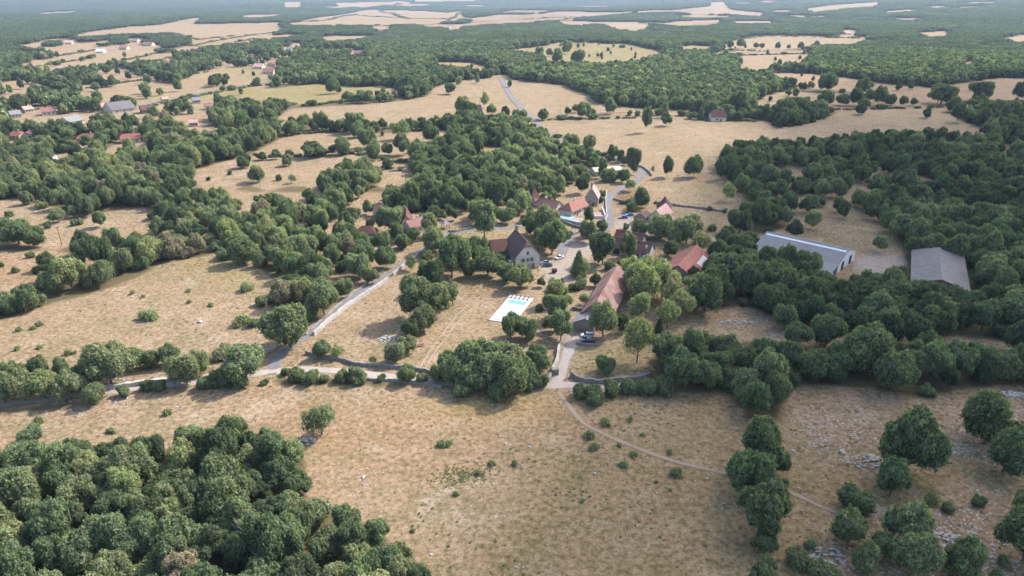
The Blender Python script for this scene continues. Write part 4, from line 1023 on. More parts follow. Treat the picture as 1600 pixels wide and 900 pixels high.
def add_window(root, wallx, z, w, h, face, shutter=True, y=0.0):
    """a window on a wall; face: 'front' (y=0, looking -Y), 'left' (x=wallx looking -X), 'right', 'back'"""
    def put(b, a0, a1, z0, z1, d0, d1):
        if face == 'front': b.box(a0, a1, y - d1, y - d0, z0, z1)
        elif face == 'back': b.box(a0, a1, y + d0, y + d1, z0, z1)
        elif face == 'left': b.box(wallx - d1, wallx - d0, a0, a1, z0, z1)
        else: b.box(wallx + d0, wallx + d1, a0, a1, z0, z1)
    c = wallx if face in ('front', 'back') else y
    b = MB(); put(b, c - w / 2 - .12, c + w / 2 + .12, z - .14, z, .02, .12); put(b, c - w / 2 - .12, c + w / 2 + .12, z + h, z + h + .14, .02, .09)
    put(b, c - w / 2 - .12, c - w / 2, z, z + h, .02, .08); put(b, c + w / 2, c + w / 2 + .12, z, z + h, .02, .08); put(b, c - .03, c + .03, z, z + h, .06, .085)
    f = b.build('window', M['render_cream'], root)
    b = MB(); put(b, c - w / 2, c + w / 2, z, z + h, -.05, .045); b.build('pane', M['glass_dark'], f)
    if shutter:
        for s in (-1, 1):
            b = MB(); x0 = c + s * (w / 2 + .14); x1 = x0 + s * w * .5
            put(b, min(x0, x1), max(x0, x1), z, z + h, .095, .14); b.build('shutter', M['shutter'], f)
    return f

def add_door(root, x, w, h, face='front', y=0.0, wallx=0.0, mat='wood_dark'):
    def put(b, a0, a1, z0, z1, d0, d1):
        if face == 'front': b.box(a0, a1, y - d1, y - d0, z0, z1)
        elif face == 'left': b.box(wallx - d1, wallx - d0, a0, a1, z0, z1)
        else: b.box(wallx + d0, wallx + d1, a0, a1, z0, z1)
    b = MB(); put(b, x - w / 2, x + w / 2, .02, h, -.04, .05); o = b.build('door', M[mat], root)
    b = MB(); put(b, x - w / 2 - .15, x + w / 2 + .15, h, h + .2, .02, .1); put(b, x - w / 2 - .15, x - w / 2, 0, h, .02, .1); put(b, x + w / 2, x + w / 2 + .15, 0, h, .02, .1)
    b.build('door_frame', M['render_cream'], o)
    return o

def gable_shell(root, x0, x1, y0, y1, eave, ridge, wall, roof, along='y', over=.45, hip0=0.0, hip1=0.0, thick=.22, off=.5, z0=-.6):
    """walls and roof of one gabled volume. along: ridge direction; hip0/hip1: share of the gable height that is hipped (near/far); off: ridge place across"""
    def P(a, b, z): return (a, b, z) if along == 'y' else (b, a, z)
    if along == 'y': a0, a1, b0, b1 = x0, x1, y0, y1
    else: a0, a1, b0, b1 = y0, y1, x0, x1
    am = a0 + (a1 - a0) * off
    rise = ridge - eave; h0 = ridge - rise * hip0; h1 = ridge - rise * hip1
    wl = MB()
    def gable(b, hh):
        t = (hh - eave) / rise
        return [P(a0, b, z0), P(a1, b, z0), P(a1, b, eave), P(a1 + (am - a1) * t, b, hh), P(a0 + (am - a0) * t, b, hh), P(a0, b, eave)]
    g0 = gable(b0, h0 - .02 if hip0 else ridge - .001); g1 = gable(b1, h1 - .02 if hip1 else ridge - .001)
    n = len(wl.v); wl.v += g0 + g1; k = 6
    wl.f.append(tuple(range(n, n + k))); wl.f.append(tuple(reversed(range(n + k, n + 2 * k))))
    for i in range(k):
        j = (i + 1) % k; wl.f.append((n + i, n + k + i, n + k + j, n + j))
    wo = wl.build('wall', wall, root)
    rb = MB()
    bb0, bb1 = b0 - over * .7, b1 + over * .7
    hr0 = b0 + hip0 * (a1 - a0) * .42; hr1 = b1 - hip1 * (a1 - a0) * .42
    sl = rise / max(.1, (am - a0)); sr = rise / max(.1, (a1 - am))
    zl = eave - sl * over; zr = eave - sr * over; al = a0 - over; ar = a1 + over
    lift = .06
    def slope(aE, zE):
        pts = [P(aE, bb0, zE + lift), P(aE, bb1, zE + lift)]
        if hip1:
            t = 1 - hip1; pts += [P(aE + (am - aE) * t, bb1, zE + (ridge - zE) * t + lift), P(am, hr1, ridge + lift)]
        else: pts += [P(am, bb1, ridge + lift)]
        if hip0:
            t = 1 - hip0; pts += [P(am, hr0, ridge + lift), P(aE + (am - aE) * t, bb0, zE + (ridge - zE) * t + lift)]
        else: pts += [P(am, bb0, ridge + lift)]
        rb.prism(pts, (0, 0, thick))
    slope(al, zl); slope(ar, zr)
    if hip0:
        t = 1 - hip0; rb.prism([P(al + (am - al) * t, bb0, zl + (ridge - zl) * t + lift), P(ar + (am - ar) * t, bb0, zr + (ridge - zr) * t + lift), P(am, hr0, ridge + lift)], (0, 0, thick))
    if hip1:
        t = 1 - hip1; rb.prism([P(al + (am - al) * t, bb1, zl + (ridge - zl) * t + lift), P(ar + (am - ar) * t, bb1, zr + (ridge - zr) * t + lift), P(am, hr1, ridge + lift)], (0, 0, thick))
    ro = rb.build('roof', roof, root)
    cp = MB(); cp.tube(P(am, hr0 if hip0 else bb0, ridge + lift + thick - .02), P(am, hr1 if hip1 else bb1, ridge + lift + thick - .02), .11, .11, 6)
    cp.build('ridge_tiles', M['roof_pinkdark'] if roof.name not in ('fibre_grey', 'fibre_pale') else M['fibre_pale'], ro)
    return wo, ro

def chimney(ro, x, y, z0, z1, mat='render_cream', s=.45):
    b = MB(); b.box(x - s, x + s, y - s * .7, y + s * .7, z0, z1); b.box(x - s - .1, x + s + .1, y - s * .7 - .1, y + s * .7 + .1, z1, z1 + .15)
    b.box(x - s * .5, x - s * .1, y - .12, y + .12, z1 + .15, z1 + .5); b.box(x + s * .1, x + s * .5, y - .12, y + .12, z1 + .15, z1 + .5)
    return b.build('chimney', M[mat], ro)

def pyramid_tower(root, x0, x1, y0, y1, eave, apex, wall, roof, flare=.35):
    b = MB(); b.box(x0, x1, y0, y1, -.6, eave); wo = b.build('wall', wall, root)
    cx, cy_ = (x0 + x1) / 2, (y0 + y1) / 2; o = .5; zk = eave + (apex - eave) * .28
    k = .62
    base = [(x0 - o, y0 - o, eave - .15), (x1 + o, y0 - o, eave - .15), (x1 + o, y1 + o, eave - .15), (x0 - o, y1 + o, eave - .15)]
    midr = [(cx + (p[0] - cx) * k, cy_ + (p[1] - cy_) * k, zk) for p in base]
    r = MB(); n = 0; r.v = base + midr + [(cx, cy_, apex)]
    for i in range(4):
        j = (i + 1) % 4; r.f.append((i, j, 4 + j, 4 + i)); r.f.append((4 + i, 4 + j, 8))
    r.f.append((3, 2, 1, 0))
    ro = r.build('roof', roof, root)
    b = MB(); b.tube((cx, cy_, apex - .1), (cx, cy_, apex + .9), .09, .02, 5); b.build('finial', M['rock'], ro)
    return wo, ro

def house(name, label, pa, pb, length, group=None, extra_r=0, cat='house', rot=0.0):
    A, rz, w = frame(pa, pb)
    e = empty(name, A, rz + rot, label, cat, group)
    c = A + Vector((math.cos(rz + rot) * w / 2 - math.sin(rz + rot) * length / 2, math.sin(rz + rot) * w / 2 + math.cos(rz + rot) * length / 2, 0))
    KEEP_OFF.append((c.x, c.y, max(w, length) * .42 + extra_r))
    if length > w * 1.8:
        for q in (.15, .85):
            KEEP_OFF.append((A.x + math.cos(rz) * w / 2 - math.sin(rz) * length * q, A.y + math.sin(rz) * w / 2 + math.cos(rz) * length * q, w * .55))
    return e, w

# manor house: tall stone gable towards us, half hip, wing at the back left
e, w = house('manor_house', 'tall stone manor house with steep dark tiled half-hipped roof and shuttered gable', (806, 422), (843, 418), 17)
wo, ro = gable_shell(e, 0, w, 0, 17, 5.4, 10.9, M['stone_pink'], M['roof_dark'], 'y', .5, hip0=.30, off=.5)
chimney(ro, w / 2 + .2, 16.4, 9.0, 12.6, 'stone_wall', .6)
for x, z, ww, hh, sh in ((w * .30, 3.0, .9, 1.5, True), (w * .50, 3.1, .8, 1.3, False), (w * .66, 3.1, .9, 1.5, True), (w * .49, 5.9, .9, 1.4, False)):
    add_window(e, x, z, ww, hh, 'front', sh)
add_door(e, w * .72, 1.3, 2.2, mat='wood_brown'); add_door(e, w * .56, 1.2, 2.1, mat='shutter')
for y in (3, 7, 11.5): add_window(e, 0, 2.7, .9, 1.5, 'left', True, y)
for y in (5, 10): add_window(e, w, 2.7, .9, 1.5, 'right', True, y)
gable_shell(e, -6.8, -.02, 10.6, 17.4, 4.6, 8.2, M['stone_wall'], M['roof_brown'], 'x', .4)
b = MB(); b.box(-2.4, -.02, 1.0, 3.4, -.5, 3.4); b.build('buttress', M['stone_wall'], e)

# long barn with the patched pinkish roof
A, rz, w = frame((907, 507), (957, 509))
G0 = ground(931, 508); G1 = ground(964, 446); dv = (G1 - G0); ang = math.atan2(dv.y, dv.x) - PI / 2; Ln = dv.length
wB = 9.6
O = G0 - Vector((math.cos(ang), math.sin(ang), 0)) * wB * .5
e = empty('stone_barn', O, ang, 'long stone barn with a patched pink and rust tiled roof beside the acacias', 'barn')
for q in (.1, .35, .65, .9): KEEP_OFF.append((G0.x + dv.x * q, G0.y + dv.y * q, 4.6))
wo, ro = gable_shell(e, 0, wB, 0, Ln, 3.8, 8.6, M['stone_wall'], M['roof_longbarn'], 'y', .5, hip0=.0, hip1=.35)
add_door(e, 6, 2.8, 3.0, 'left', wallx=0); add_window(e, wB, 1.6, .8, 1.0, 'right', False, 7); add_window(e, wB, 1.6, .8, 1.0, 'right', False, 15)
gable_shell(e, -1.6, 5.4, -6.0, -.05, 2.6, 4.6, M['stone_wall'], M['roof_grey'], 'y', .3, off=.6)
b = MB(); b.box(-6.2, -1.7, -5.8, -2.6, -.3, .5); b.box(-6.2, -5.9, -5.8, -2.6, .5, .9); b.build('stone_terrace', M['drystone'], e)

# red roofed barn with the pale translucent sheets
G0 = ground(1057, 445); G1 = ground(1083, 414); dv = G1 - G0; ang = math.atan2(dv.y, dv.x) - PI / 2; Ln = dv.length + 2
O = G0 - Vector((math.cos(ang), math.sin(ang), 0)) * 6
e = empty('red_barn', O, ang, 'barn with bright red tiled roof and white sheets along its right eave', 'barn')
for q in (.15, .5, .85): KEEP_OFF.append((G0.x + dv.x * q, G0.y + dv.y * q, 5))
wo, ro = gable_shell(e, 0, 12, 0, Ln, 4.0, 7.6, M['stone_wall'], M['roof_red'], 'y', .5)
sh = MB()
for i in range(8):
    y0 = Ln * .45 + i * 1.25; s = 3.6 / 6; xa, xb = 12.4 - 2.4, 12.3
    za, zb = 4.0 + (12 - xa) * s + .42, 4.0 + (12 - xb) * s + .42
    sh.prism([(xa, y0, za), (xb, y0, zb), (xb, y0 + .6, zb), (xa, y0 + .6, za)], (0, 0, .06))
sh.build('roof_sheets', M['sheet_white'], ro)
add_door(e, 6, 3.2, 3.2)
b = MB(); b.box(1.5, 10.5, -5.0, -.02, -.3, 2.6); b.box(1.2, 10.8, -5.3, .0 - .03, 2.6, 2.8); b.build('lean_to', M['stone_wall'], e)

# pale farm shed with open gable end facing right
A = ground(1296, 437); B = ground(1334, 406); d = B - A; ang = math.atan2(d.y, d.x); wA = d.length
e = empty('pale_shed', A, ang, 'long white-walled farm shed with pale fibre cement roof and open gable end', 'farm shed')
Ls = 33.0
for q in (.1, .4, .7, .95):
    c = A + Vector((math.cos(ang) * wA / 2 - math.sin(ang) * Ls * q, math.sin(ang) * wA / 2 + math.cos(ang) * Ls * q, 0)); KEEP_OFF.append((c.x, c.y, 9))
lw = 8.0
wo, ro = gable_shell(e, lw, wA, 0, Ls, 4.0, 7.2, M['render_white'], M['fibre_pale'], 'y', .4)
for x, ww in ((lw + (wA - lw) * .27, 3.0), (lw + (wA - lw) * .72, 3.0)):
    add_door(e, x, ww, 3.6, mat='doorway_shade')  # black panels standing in for the shaded openings
lb = MB(); lb.prism([(0, -.3, 2.6), (lw + .4, -.3, 4.1), (lw + .4, Ls, 4.1), (0, Ls, 2.6)], (0, 0, .16)); lb.build('lean_to_roof', M['fibre_pale'], e)
lb = MB(); lb.box(.2, .5, 0, Ls, -.5, 2.6); lb.box(.5, 2.6, 0, .25, -.5, 2.9)
for y in (0, 8, 16, 24, Ls - .4): lb.box(.5, .9, y + .02, y + .35, 0, 2.7)
lb.build('lean_to_wall', M['render_white'], e)
sk = MB()
mid = lw + (wA - lw) / 2; s = 3.2 / ((wA - lw) / 2)
for (x, wd, y0, y1) in ((mid - 1.6, 1.0, .2, Ls - .5), (wA - .6, .9, 5, Ls)):
    z = 7.2 - abs(x - mid) * s + .34
    if x < mid: sk.prism([(x - wd, y0, z - wd * s), (x, y0, z), (x, y1, z), (x - wd, y1, z - wd * s)], (0, 0, .05))
    else: sk.prism([(x, y0, z), (x + wd, y0, z - wd * s), (x + wd, y1, z - wd * s), (x, y1, z)], (0, 0, .05))
sk.build('roof_light', M['sheet_white'], ro)

# grey barn
A = ground(1421, 458); B = ground(1509, 473); d = B - A; ang = math.atan2(d.y, d.x); wA = d.length
C_ = ground(1417, 406); Ls = (C_ - A).length
e = empty('grey_barn', A, ang, 'large hay barn with plain grey corrugated roof and pale ridge at the right', 'barn')
for q in (.08, .3, .55, .8):
    for xx in (.25, .75):
        c = A + Vector((math.cos(ang) * wA * xx - math.sin(ang) * Ls * q, math.sin(ang) * wA * xx + math.cos(ang) * Ls * q, 0)); KEEP_OFF.append((c.x, c.y, 6))
wo, ro = gable_shell(e, 0, wA, 0, Ls, 4.3, 6.9, M['wood_brown'], M['fibre_grey'], 'y', .5)
b = MB()
for i in range(6):
    y = 1 + i * (Ls - 2) / 5; b = MB(); b.box(-.25, -.03, y - .15, y + .15, 0, 4.1); b.build('post', M['wood_dark'], e)
add_door(e, wA * .5, 4.5, 3.8, mat='doorway_shade')  # black panel in place of a shaded opening

# --- red-roofed house with the turret at the left of the village
e, w = house('turret_house', 'pink-roofed house with pointed turret at the left of the village', (643, 369), (669, 361), 8)
wo, ro = gable_shell(e, 0, w, 0, 6.5, 3.6, 6.2, M['stone_pink'], M['roof_pinkdark'], 'x', .4); chimney(ro, w * .7, 3.4, 5, 7.4)
for x in (.25, .55, .8): add_window(e, w * x, 1.1, .8, 1.3, 'front')
add_door(e, w * .4, 1.0, 2.1)
wo, ro = gable_shell(e, -.5, 5.2, 6.55, 13, 4.0, 7.6, M['stone_wall'], M['roof_brown'], 'y', .4)
pyramid_tower(e, 4.2, 7.6, 8.4, 11.8, 5.5, 10.8, M['stone_pink'], M['roof_pinkdark'])
gable_shell(e, -4.2, -.55, 4.5, 9, 2.6, 3.9, M['stone_wall'], M['roof_brown'], 'x', .3)
e, w = house('small_house', 'small maroon-roofed house hidden by trees left of the round light tree', (589, 341), (602, 339), 5)
wo, ro = gable_shell(e, 0, w, 0, 5.5, 3.2, 6.4, M['stone_pink'], M['roof_brown'], 'x', .4); add_window(e, w * .3, 1, .8, 1.2, 'front'); chimney(ro, w * .8, 2.7, 4.8, 6.9)
e, w = house('cottage', 'low brown-roofed cottage half hidden among trees left of the turret house', (556, 374), (587, 374), 6)
wo, ro = gable_shell(e, 0, w, 0, 6, 2.6, 5.0, M['stone_wall'], M['roof_brown'], 'x', .4, hip0=.9, hip1=.9); add_window(e, w * .3, 1, .8, 1.1, 'front'); add_door(e, w * .6, 1, 2)
e, w = house('garden_pavilion', 'small purple-roofed open pavilion beside the lane end', (694, 359), (703, 357), 3)
for x in (.1, w - .25):
    for y in (.1, 2.7):
        b = MB(); b.box(x, x + .16, y, y + .16, 0, 2.4); b.build('post', M['wood_dark'], e)
b = MB(); b.v = [(-.4, -.4, 2.4), (w + .4, -.4, 2.4), (w + .4, 3.4, 2.4), (-.4, 3.4, 2.4), (w / 2, 1.5, 4.0)]; b.f = [(0, 1, 4), (1, 2, 4), (2, 3, 4), (3, 0, 4), (3, 2, 1, 0)]; b.build('roof', M['fabric_purple'], e)

# pigeon tower
e, w = house('pigeon_tower', 'slim stone pigeon tower with pointed red roof above the manor', (834, 320), (843, 319), 3.2, extra_r=-.5)
pyramid_tower(e, 0, 3.0, 1.0, 4.0, 4.6, 8.4, M['stone_pink'], M['roof_red'])
gable_shell(e, -.2, 3.6, -2.8, .95, 2.2, 3.4, M['stone_pink'], M['roof_orange'], 'x', .3)

# the big red-roofed house above its terrace
e, w = house('terrace_house', 'large L-shaped house with orange-red roof above the small pool terrace', (893, 341), (918, 330), 9)
wo, ro = gable_shell(e, 0, w, 0, 7.5, 3.4, 6.4, M['stone_pink'], M['roof_orange'], 'x', .6, hip0=.95, hip1=.0)
chimney(ro, w * .55, 3.6, 5.5, 7.6)
for x in (.2, .5, .8): add_window(e, w * x, 1.0, .9, 1.4, 'front')
add_door(e, w * .35, 1.3, 2.2)
wo, ro = gable_shell(e, -3.2, 4.2, 7.55, 18, 3.8, 6.8, M['stone_pink'], M['roof_pinkdark'], 'y', .5)
chimney(ro, 1.0, 16, 5.6, 7.6)
for y in (9.5, 13): add_window(e, -3.2, 1.4, .9, 1.3, 'left', True, y)
e, w = house('steep_house', 'tall narrow house with steep pink roof beside the village road', (914, 321), (930, 322), 9)
wo, ro = gable_shell(e, 0, w + 1.2, 0, 9, 4.2, 9.2, M['stone_wall'], M['roof_pink'], 'y', .4, hip0=.2, hip1=.35); chimney(ro, w * .4, 8.2, 7, 9.8, 'stone_wall')
add_window(e, w * .4, 1.2, .9, 1.4, 'front'); add_window(e, w * .5, 4.2, .8, 1.2, 'front'); add_door(e, w * .8, 1.1, 2.1)
e, w = house('pool_terrace', 'stone terrace with a narrow pale blue lap pool below the orange roof', (869, 343), (905, 352), 5, cat='terrace')
b = MB(); b.box(0, w, 0, 5.0, -.4, 1.1); b.box(-.3, w, -.35, -.02, -.4, 1.5); b.build('paving', M['terrace_stone'], e)
b = MB(); b.box(.8, w * .7, 1.6, 3.2, 1.105, 1.14); b.build('pool_water', M['pool_water'], e)
b = MB()
for i in range(3):
    x = w * .5 + i * 2.2; b.box(x, x + 1.7, 3.9, 4.5, 1.35, 1.45); b.prism([(x + 1.7, 3.9, 1.4), (x + 2.1, 3.9, 1.8), (x + 2.1, 4.5, 1.8), (x + 1.7, 4.5, 1.4)], (0, 0, .08)); b.box(x + .1, x + .2, 4.0, 4.4, 1.1, 1.35); b.box(x + 1.5, x + 1.6, 4.0, 4.4, 1.1, 1.35)
b.build('bench', M['render_white'], e)
e, w = house('walled_yard', 'white-walled terracotta courtyard in the bend of the village road', (923, 341), (945, 341), 8, cat='courtyard')
b = MB(); b.box(0, w, 0, 8.5, -.3, .5); b.build('paving', M['terracotta'], e)
b = MB(); b.box(w + .02, w + .4, -.2, 14, -.3, 1.7); b.box(0, w, -.42, -.02, -.3, 1.3); b.box(-.5, w * .4, 8.52, 8.9, 0, 1.4); b.build('wall', M['render_white'], e)

# little barn with tower near the blue cars
e, w = house('stone_farmhouse', 'stone farmhouse with pink roof and dark pyramid-roofed tower behind it', (1012, 351), (1030, 354), 10, extra_r=1)
wo, ro = gable_shell(e, 0, w + 1.5, 0, 13, 4.0, 7.6, M['render_cream'], M['roof_pink'], 'y', .45)
add_window(e, w * .5, 3.6, .7, 1.1, 'front', False); add_window(e, w + 1.5, 1.4, .9, 1.3, 'right', True, 4)
b = MB(); b.box(w + 1.52, w + 4.6, 3, 9, -.4, 2.6); b.prism([(w + 1.52, 2.8, 3.4), (w + 4.9, 2.8, 2.6), (w + 4.9, 9.2, 2.6), (w + 1.52, 9.2, 3.4)], (0, 0, .15)); b.build('lean_to', M['stone_wall'], e)
pyramid_tower(e, -1.2, 4.6, 14.5, 20.0, 5.2, 10.0, M['stone_wall'], M['roof_dark'])
gable_shell(e, -6.6, -.05, -1.4, 5.5, 3.0, 5.0, M['stone_wall'], M['roof_dark'], 'y', .35, hip0=.0)
b = MB()
pts = []
for i in range(9):
    a = PI * i / 8; pts.append((-3.3 + 1.5 * math.cos(a), -1.5, 1.1 + 1.2 * math.sin(a)))
pts = [(-1.8, -1.5, 0)] + pts + [(-4.8, -1.5, 0)]
b.prism(pts, (0, .06, 0)); b.build('arched_door', M['wood_dark'], e)

# dark-roofed farmhouse in the centre
A_, rz_, w_ = frame((950, 394), (1013, 406))
e = empty('farmhouse', A_, rz_, 'long dark-roofed farmhouse with white chimney in the middle of the hamlet', 'house')
for q in (.1, .4, .7, .95):
    for yy in (3, 9):
        KEEP_OFF.append((A_.x + math.cos(rz_) * w_ * q - math.sin(rz_) * yy, A_.y + math.sin(rz_) * w_ * q + math.cos(rz_) * yy, 3.5))
wo, ro = gable_shell(e, 0, w_, 0, 7.0, 2.7, 5.9, M['stone_pink'], M['roof_dark'], 'x', .45)
chimney(ro, w_ * .36, 3.6, 5.2, 6.9, 'render_white'); chimney(ro, w_ * .90, 1.4, 3.6, 5.2, 'render_cream', .3)
for x in (.08, .62, .85): add_window(e, w_ * x, 1.0, .8, 1.2, 'front')
add_door(e, w_ * .2, 3.0, 2.3, mat='doorway_shade'); add_door(e, w_ * .74, 1.1, 2.0)  # the wide one is a black panel for a shaded opening
gable_shell(e, -1.2, w_ * .62, 8.2, 16.0, 2.7, 6.2, M['stone_wall'], M['roof_brown'], 'x', .45)
b = MB(); b.box(w_ * .1, w_ * .45, 7.02, 8.18, -.3, 3.0); b.build('link', M['stone_wall'], e)
e, w = house('low_shed', 'low dark-roofed shed right of the stone farmhouse', (1036, 357), (1066, 363), 5, cat='shed')
wo, ro = gable_shell(e, 0, w, 0, 5.0, 2.0, 3.6, M['stone_wall'], M['roof_dark'], 'x', .35); add_door(e, w * .3, 1.6, 1.8)
e, w = house('flat_pavilion', 'long low beige-roofed house above the bend of the village road', (930, 275), (972, 272), 8)
wo, ro = gable_shell(e, 0, w, 0, 9, 2.6, 3.9, M['render_cream'], M['render_cream'], 'x', .7, hip0=.0)
for x in (.15, .4, .65, .88): add_window(e, w * x, .7, 1.6, 1.5, 'front', False)
e, w = house('garden_house', 'tiny ochre-roofed house among trees left of the road bend', (858, 244), (870, 243), 5)
gable_shell(e, 0, w, 0, 5, 2.6, 4.2, M['render_cream'], M['roof_pink'], 'x', .4); add_window(e, w * .5, .9, .9, 1.2, 'front')
# upper fields
e, w = house('field_farm', 'red-brown roofed farm at the edge of the pasture under the winding wood', (1111, 190), (1134, 190), 9)
wo, ro = gable_shell(e, 0, w, 0, 9, 4.0, 9.0, M['stone_pink'], M['roof_brown'], 'x', .5, hip0=.5, hip1=.5); chimney(ro, w * .8, 4.5, 8, 10); add_window(e, w * .4, 1.2, 1, 1.5, 'front'); add_door(e, w * .65, 1.3, 2.3)
e, w = house('hill_farm', 'big maroon-roofed farmhouse behind dark trees where the hill road descends', (735, 187), (754, 186), 10)
wo, ro = gable_shell(e, 0, w, 0, 10, 4.5, 11.0, M['stone_wall'], M['roof_brown'], 'x', .5); chimney(ro, w * .9, 5, 9.5, 12.4); add_window(e, w * .5, 1.5, 1, 1.6, 'front')
e, w = house('hill_barn', 'small brown-roofed barn right of the maroon farmhouse on the hill', (757, 196), (775, 196), 6, cat='barn')
wo, ro = gable_shell(e, 0, w, 0, 8, 3.0, 7.0, M['stone_pink'], M['roof_brown'], 'x', .5); add_window(e, w * .5, 1.1, 1, 1.3, 'front')
e, w = house('hill_cottage', 'white-walled cottage beside the brown barn on the hill', (777, 193), (789, 193), 6)
wo, ro = gable_shell(e, 0, w, 0, 6, 3.4, 5.6, M['render_white'], M['roof_pinkdark'], 'y', .4); add_window(e, w * .5, 1.2, .9, 1.3, 'front')

# houses of the valley village at the left
VH = [
 ((14,219),(34,219),11,'roof_red','render_white','x','red-roofed white house, leftmost of the three above the left-hand wood'),
 ((36,218),(53,217),9,'roof_red','render_white','y','small white-gabled house adjoining the leftmost red-roofed house'),
 ((121,224),(150,224),10,'roof_red','render_cream','x','red-roofed house, middle of the three above the left-hand wood'),
 ((190,225),(226,222),10,'roof_red','render_cream','x','long red-roofed house, rightmost of the three above the left-hand wood'),
 ((66,181),(92,179),11,'roof_pinkdark','render_white','x','dark red house behind the stone yard at the far left'),
 ((40,177),(56,175),11,'roof_pink','render_cream','x','pink-roofed house left of the dark red one at the far left'),
 ((18,185),(38,183),11,'roof_grey','render_cream','x','grey-roofed building at the left end of the stone yard'),
 ((110,197),(136,192),12,'roof_grey','render_white','x','grey-roofed workshop with white wall in the stone yard'),
 ((160,173),(178,171),11,'roof_pink','render_cream','x','pink-roofed house left of the long grey warehouse'),
 ((176,178),(219,173),20,'fibre_grey','render_white','x','long grey warehouse with white end wall beside the valley road'),
 ((222,178),(246,176),16,'roof_dark','wood_brown','x','dark flat-looking shed right of the grey warehouse'),
 ((250,100),(266,99),14,'roof_red','render_white','y','lone red-roofed house among the fields at the upper left'),
 ((102,69),(114,68),16,'roof_pink','render_white','x','white house above the long far-left field'),
 ((186,78),(200,77),16,'roof_pinkdark','render_cream','x','pink farm roof, left of the pair in the distant hamlet'),
 ((222,72),(246,69),16,'roof_pinkdark','render_cream','x','long pink farm roof in the distant hamlet'),
 ((206,66),(216,65),14,'roof_grey','render_white','x','small grey-roofed house at the top of the distant hamlet'),
 ((150,83),(164,82),14,'sheet_white','render_white','x','low white building at the field edge, upper left'),
 ((396,108),(412,107),14,'roof_pink','render_white','x','pink-roofed white house, left of the cluster by the upper road'),
 ((410,116),(430,115),14,'roof_pinkdark','render_white','x','white house with dark pink roof, front of the cluster by the upper road'),
 ((418,104),(430,103),14,'roof_red','render_white','y','small red-roofed house at the back of the cluster by the upper road'),
 ((553,86),(566,85),14,'roof_pinkdark','render_white','x','purple-roofed house within the big central wood'),
 ((447,80),(457,79),12,'roof_grey','render_white','x','white house under the trees of the upper left wood'),
 ((590,48),(602,47),16,'roof_pink','render_white','x','white house at the top edge of the central wood'),
 ((700,46),(712,45),16,'roof_pink','render_white','y','white gabled house near the ploughed field'),
 ((450,10),(464,9.5),22,'roof_pinkdark','render_white','x','isolated pink-roofed farm near the horizon'),
 ((1322,54),(1331,53),20,'roof_pink','render_white','x','white house at the edge of the far right-hand forest'),
 ((255,160),(266,159),12,'roof_pink','render_cream','x','pink-roofed cottage right of the valley road'),
 ((302,162),(316,161),12,'roof_grey','render_white','x','white cottage in the trees above the narrow garden field'),
 ((322,172),(336,171),12,'roof_pinkdark','render_cream','x','brown-roofed cottage right of the narrow garden field'),
 ((296,198),(312,197),9,'roof_pink','render_white','x','pale low house beside the narrow garden field'),
 ((80,256),(92,255),6,'sheet_white','render_white','x','small white-roofed shed by the round clearing at the left'),
]
for pa, pb, ln, rf, wl_, al, lab in VH:
    if pa[1] < 130: pb = (min(pb[0], pa[0] + 24 * F / depth_at(ground(*pa))), pa[1])
    if wl_ == 'render_white' and not rf.startswith('sheet'): wl_ = 'render_cream'
    pb = (pa[0] + (pb[0] - pa[0]) * .86, pa[1] + (pb[1] - pa[1]) * .86)
    e, w = house('village_house', lab, pa, pb, ln * .7, 'houses of the far villages', extra_r=1)
    ln = min(ln, w * (1.1 if al == 'x' else 2)); ev = 3.2; rd = ev + (ln if al == 'x' else w) * .28
    wo, ro = gable_shell(e, 0, w, 0, ln, ev, rd, M[wl_], M[rf], al, .6, hip0=.5 if al == 'x' and rf == 'roof_red' else 0, hip1=.5 if al == 'x' and rf == 'roof_red' else 0)
    for x in (.2, .5, .8): add_window(e, w * x, 1.0, 1.1, 1.3, 'front', False)
    chimney(ro, w * .7, ln * .5, rd - 1.2, rd + .9, 'render_cream', .4)

# ------------------------------------------------------------ swimming pool
P4 = [ground(*p) for p in ((763, 500.5), (797.5, 461.5), (833, 462.5), (806, 502))]
O = P4[0]; ax = (P4[1] - P4[0]); ang = math.atan2(ax.y, ax.x); Lp = ax.length
inv = lambda p: (math.cos(-ang) * (p.x - O.x) - math.sin(-ang) * (p.y - O.y), math.sin(-ang) * (p.x - O.x) + math.cos(-ang) * (p.y - O.y))
wp = -inv(P4[3])[1]
e = empty('swimming_pool', O, ang, 'rectangular pool in pale stone paving, mostly under a white cover', 'pool')
KEEP_OFF.append((sum(p.x for p in P4) / 4, sum(p.y for p in P4) / 4, 9)) 
for q in (.15, .85): KEEP_OFF.append((O.x + ax.x * q + (P4[3].x - O.x) / 2, O.y + ax.y * q + (P4[3].y - O.y) / 2, 6))
b = MB(); b.box(0, Lp, -wp, 0, -.3, .22); b.build('paving', M['pool_stone'], e)
b = MB()
m1, m2 = 1.4, 1.2
b.box(m1, Lp - 7.02, -wp + m2, -m2, .225, .30); b.build('cover', M['pool_cover'], e)
b = MB(); b.box(Lp - 7.0, Lp - 4.48, -wp + m2, -m2, .15, .235)
b.build('pool_water_edge', M['pool_water'], e)
b = MB(); b.box(m1 - .35, m1 - .02, -wp + m2 - .35, -m2 + .35, .2, .33); b.box(Lp - 4.46, Lp - 4.1, -wp + m2 - .35, -m2 + .35, .2, .33)
b.box(m1, Lp - 4.48, -wp + m2 - .35, -wp + m2 - .02, .2, .33); b.box(m1, Lp - 4.48, -m2 + .02, -m2 + .35, .2, .33); b.build('coping', M['pool_stone'], e)
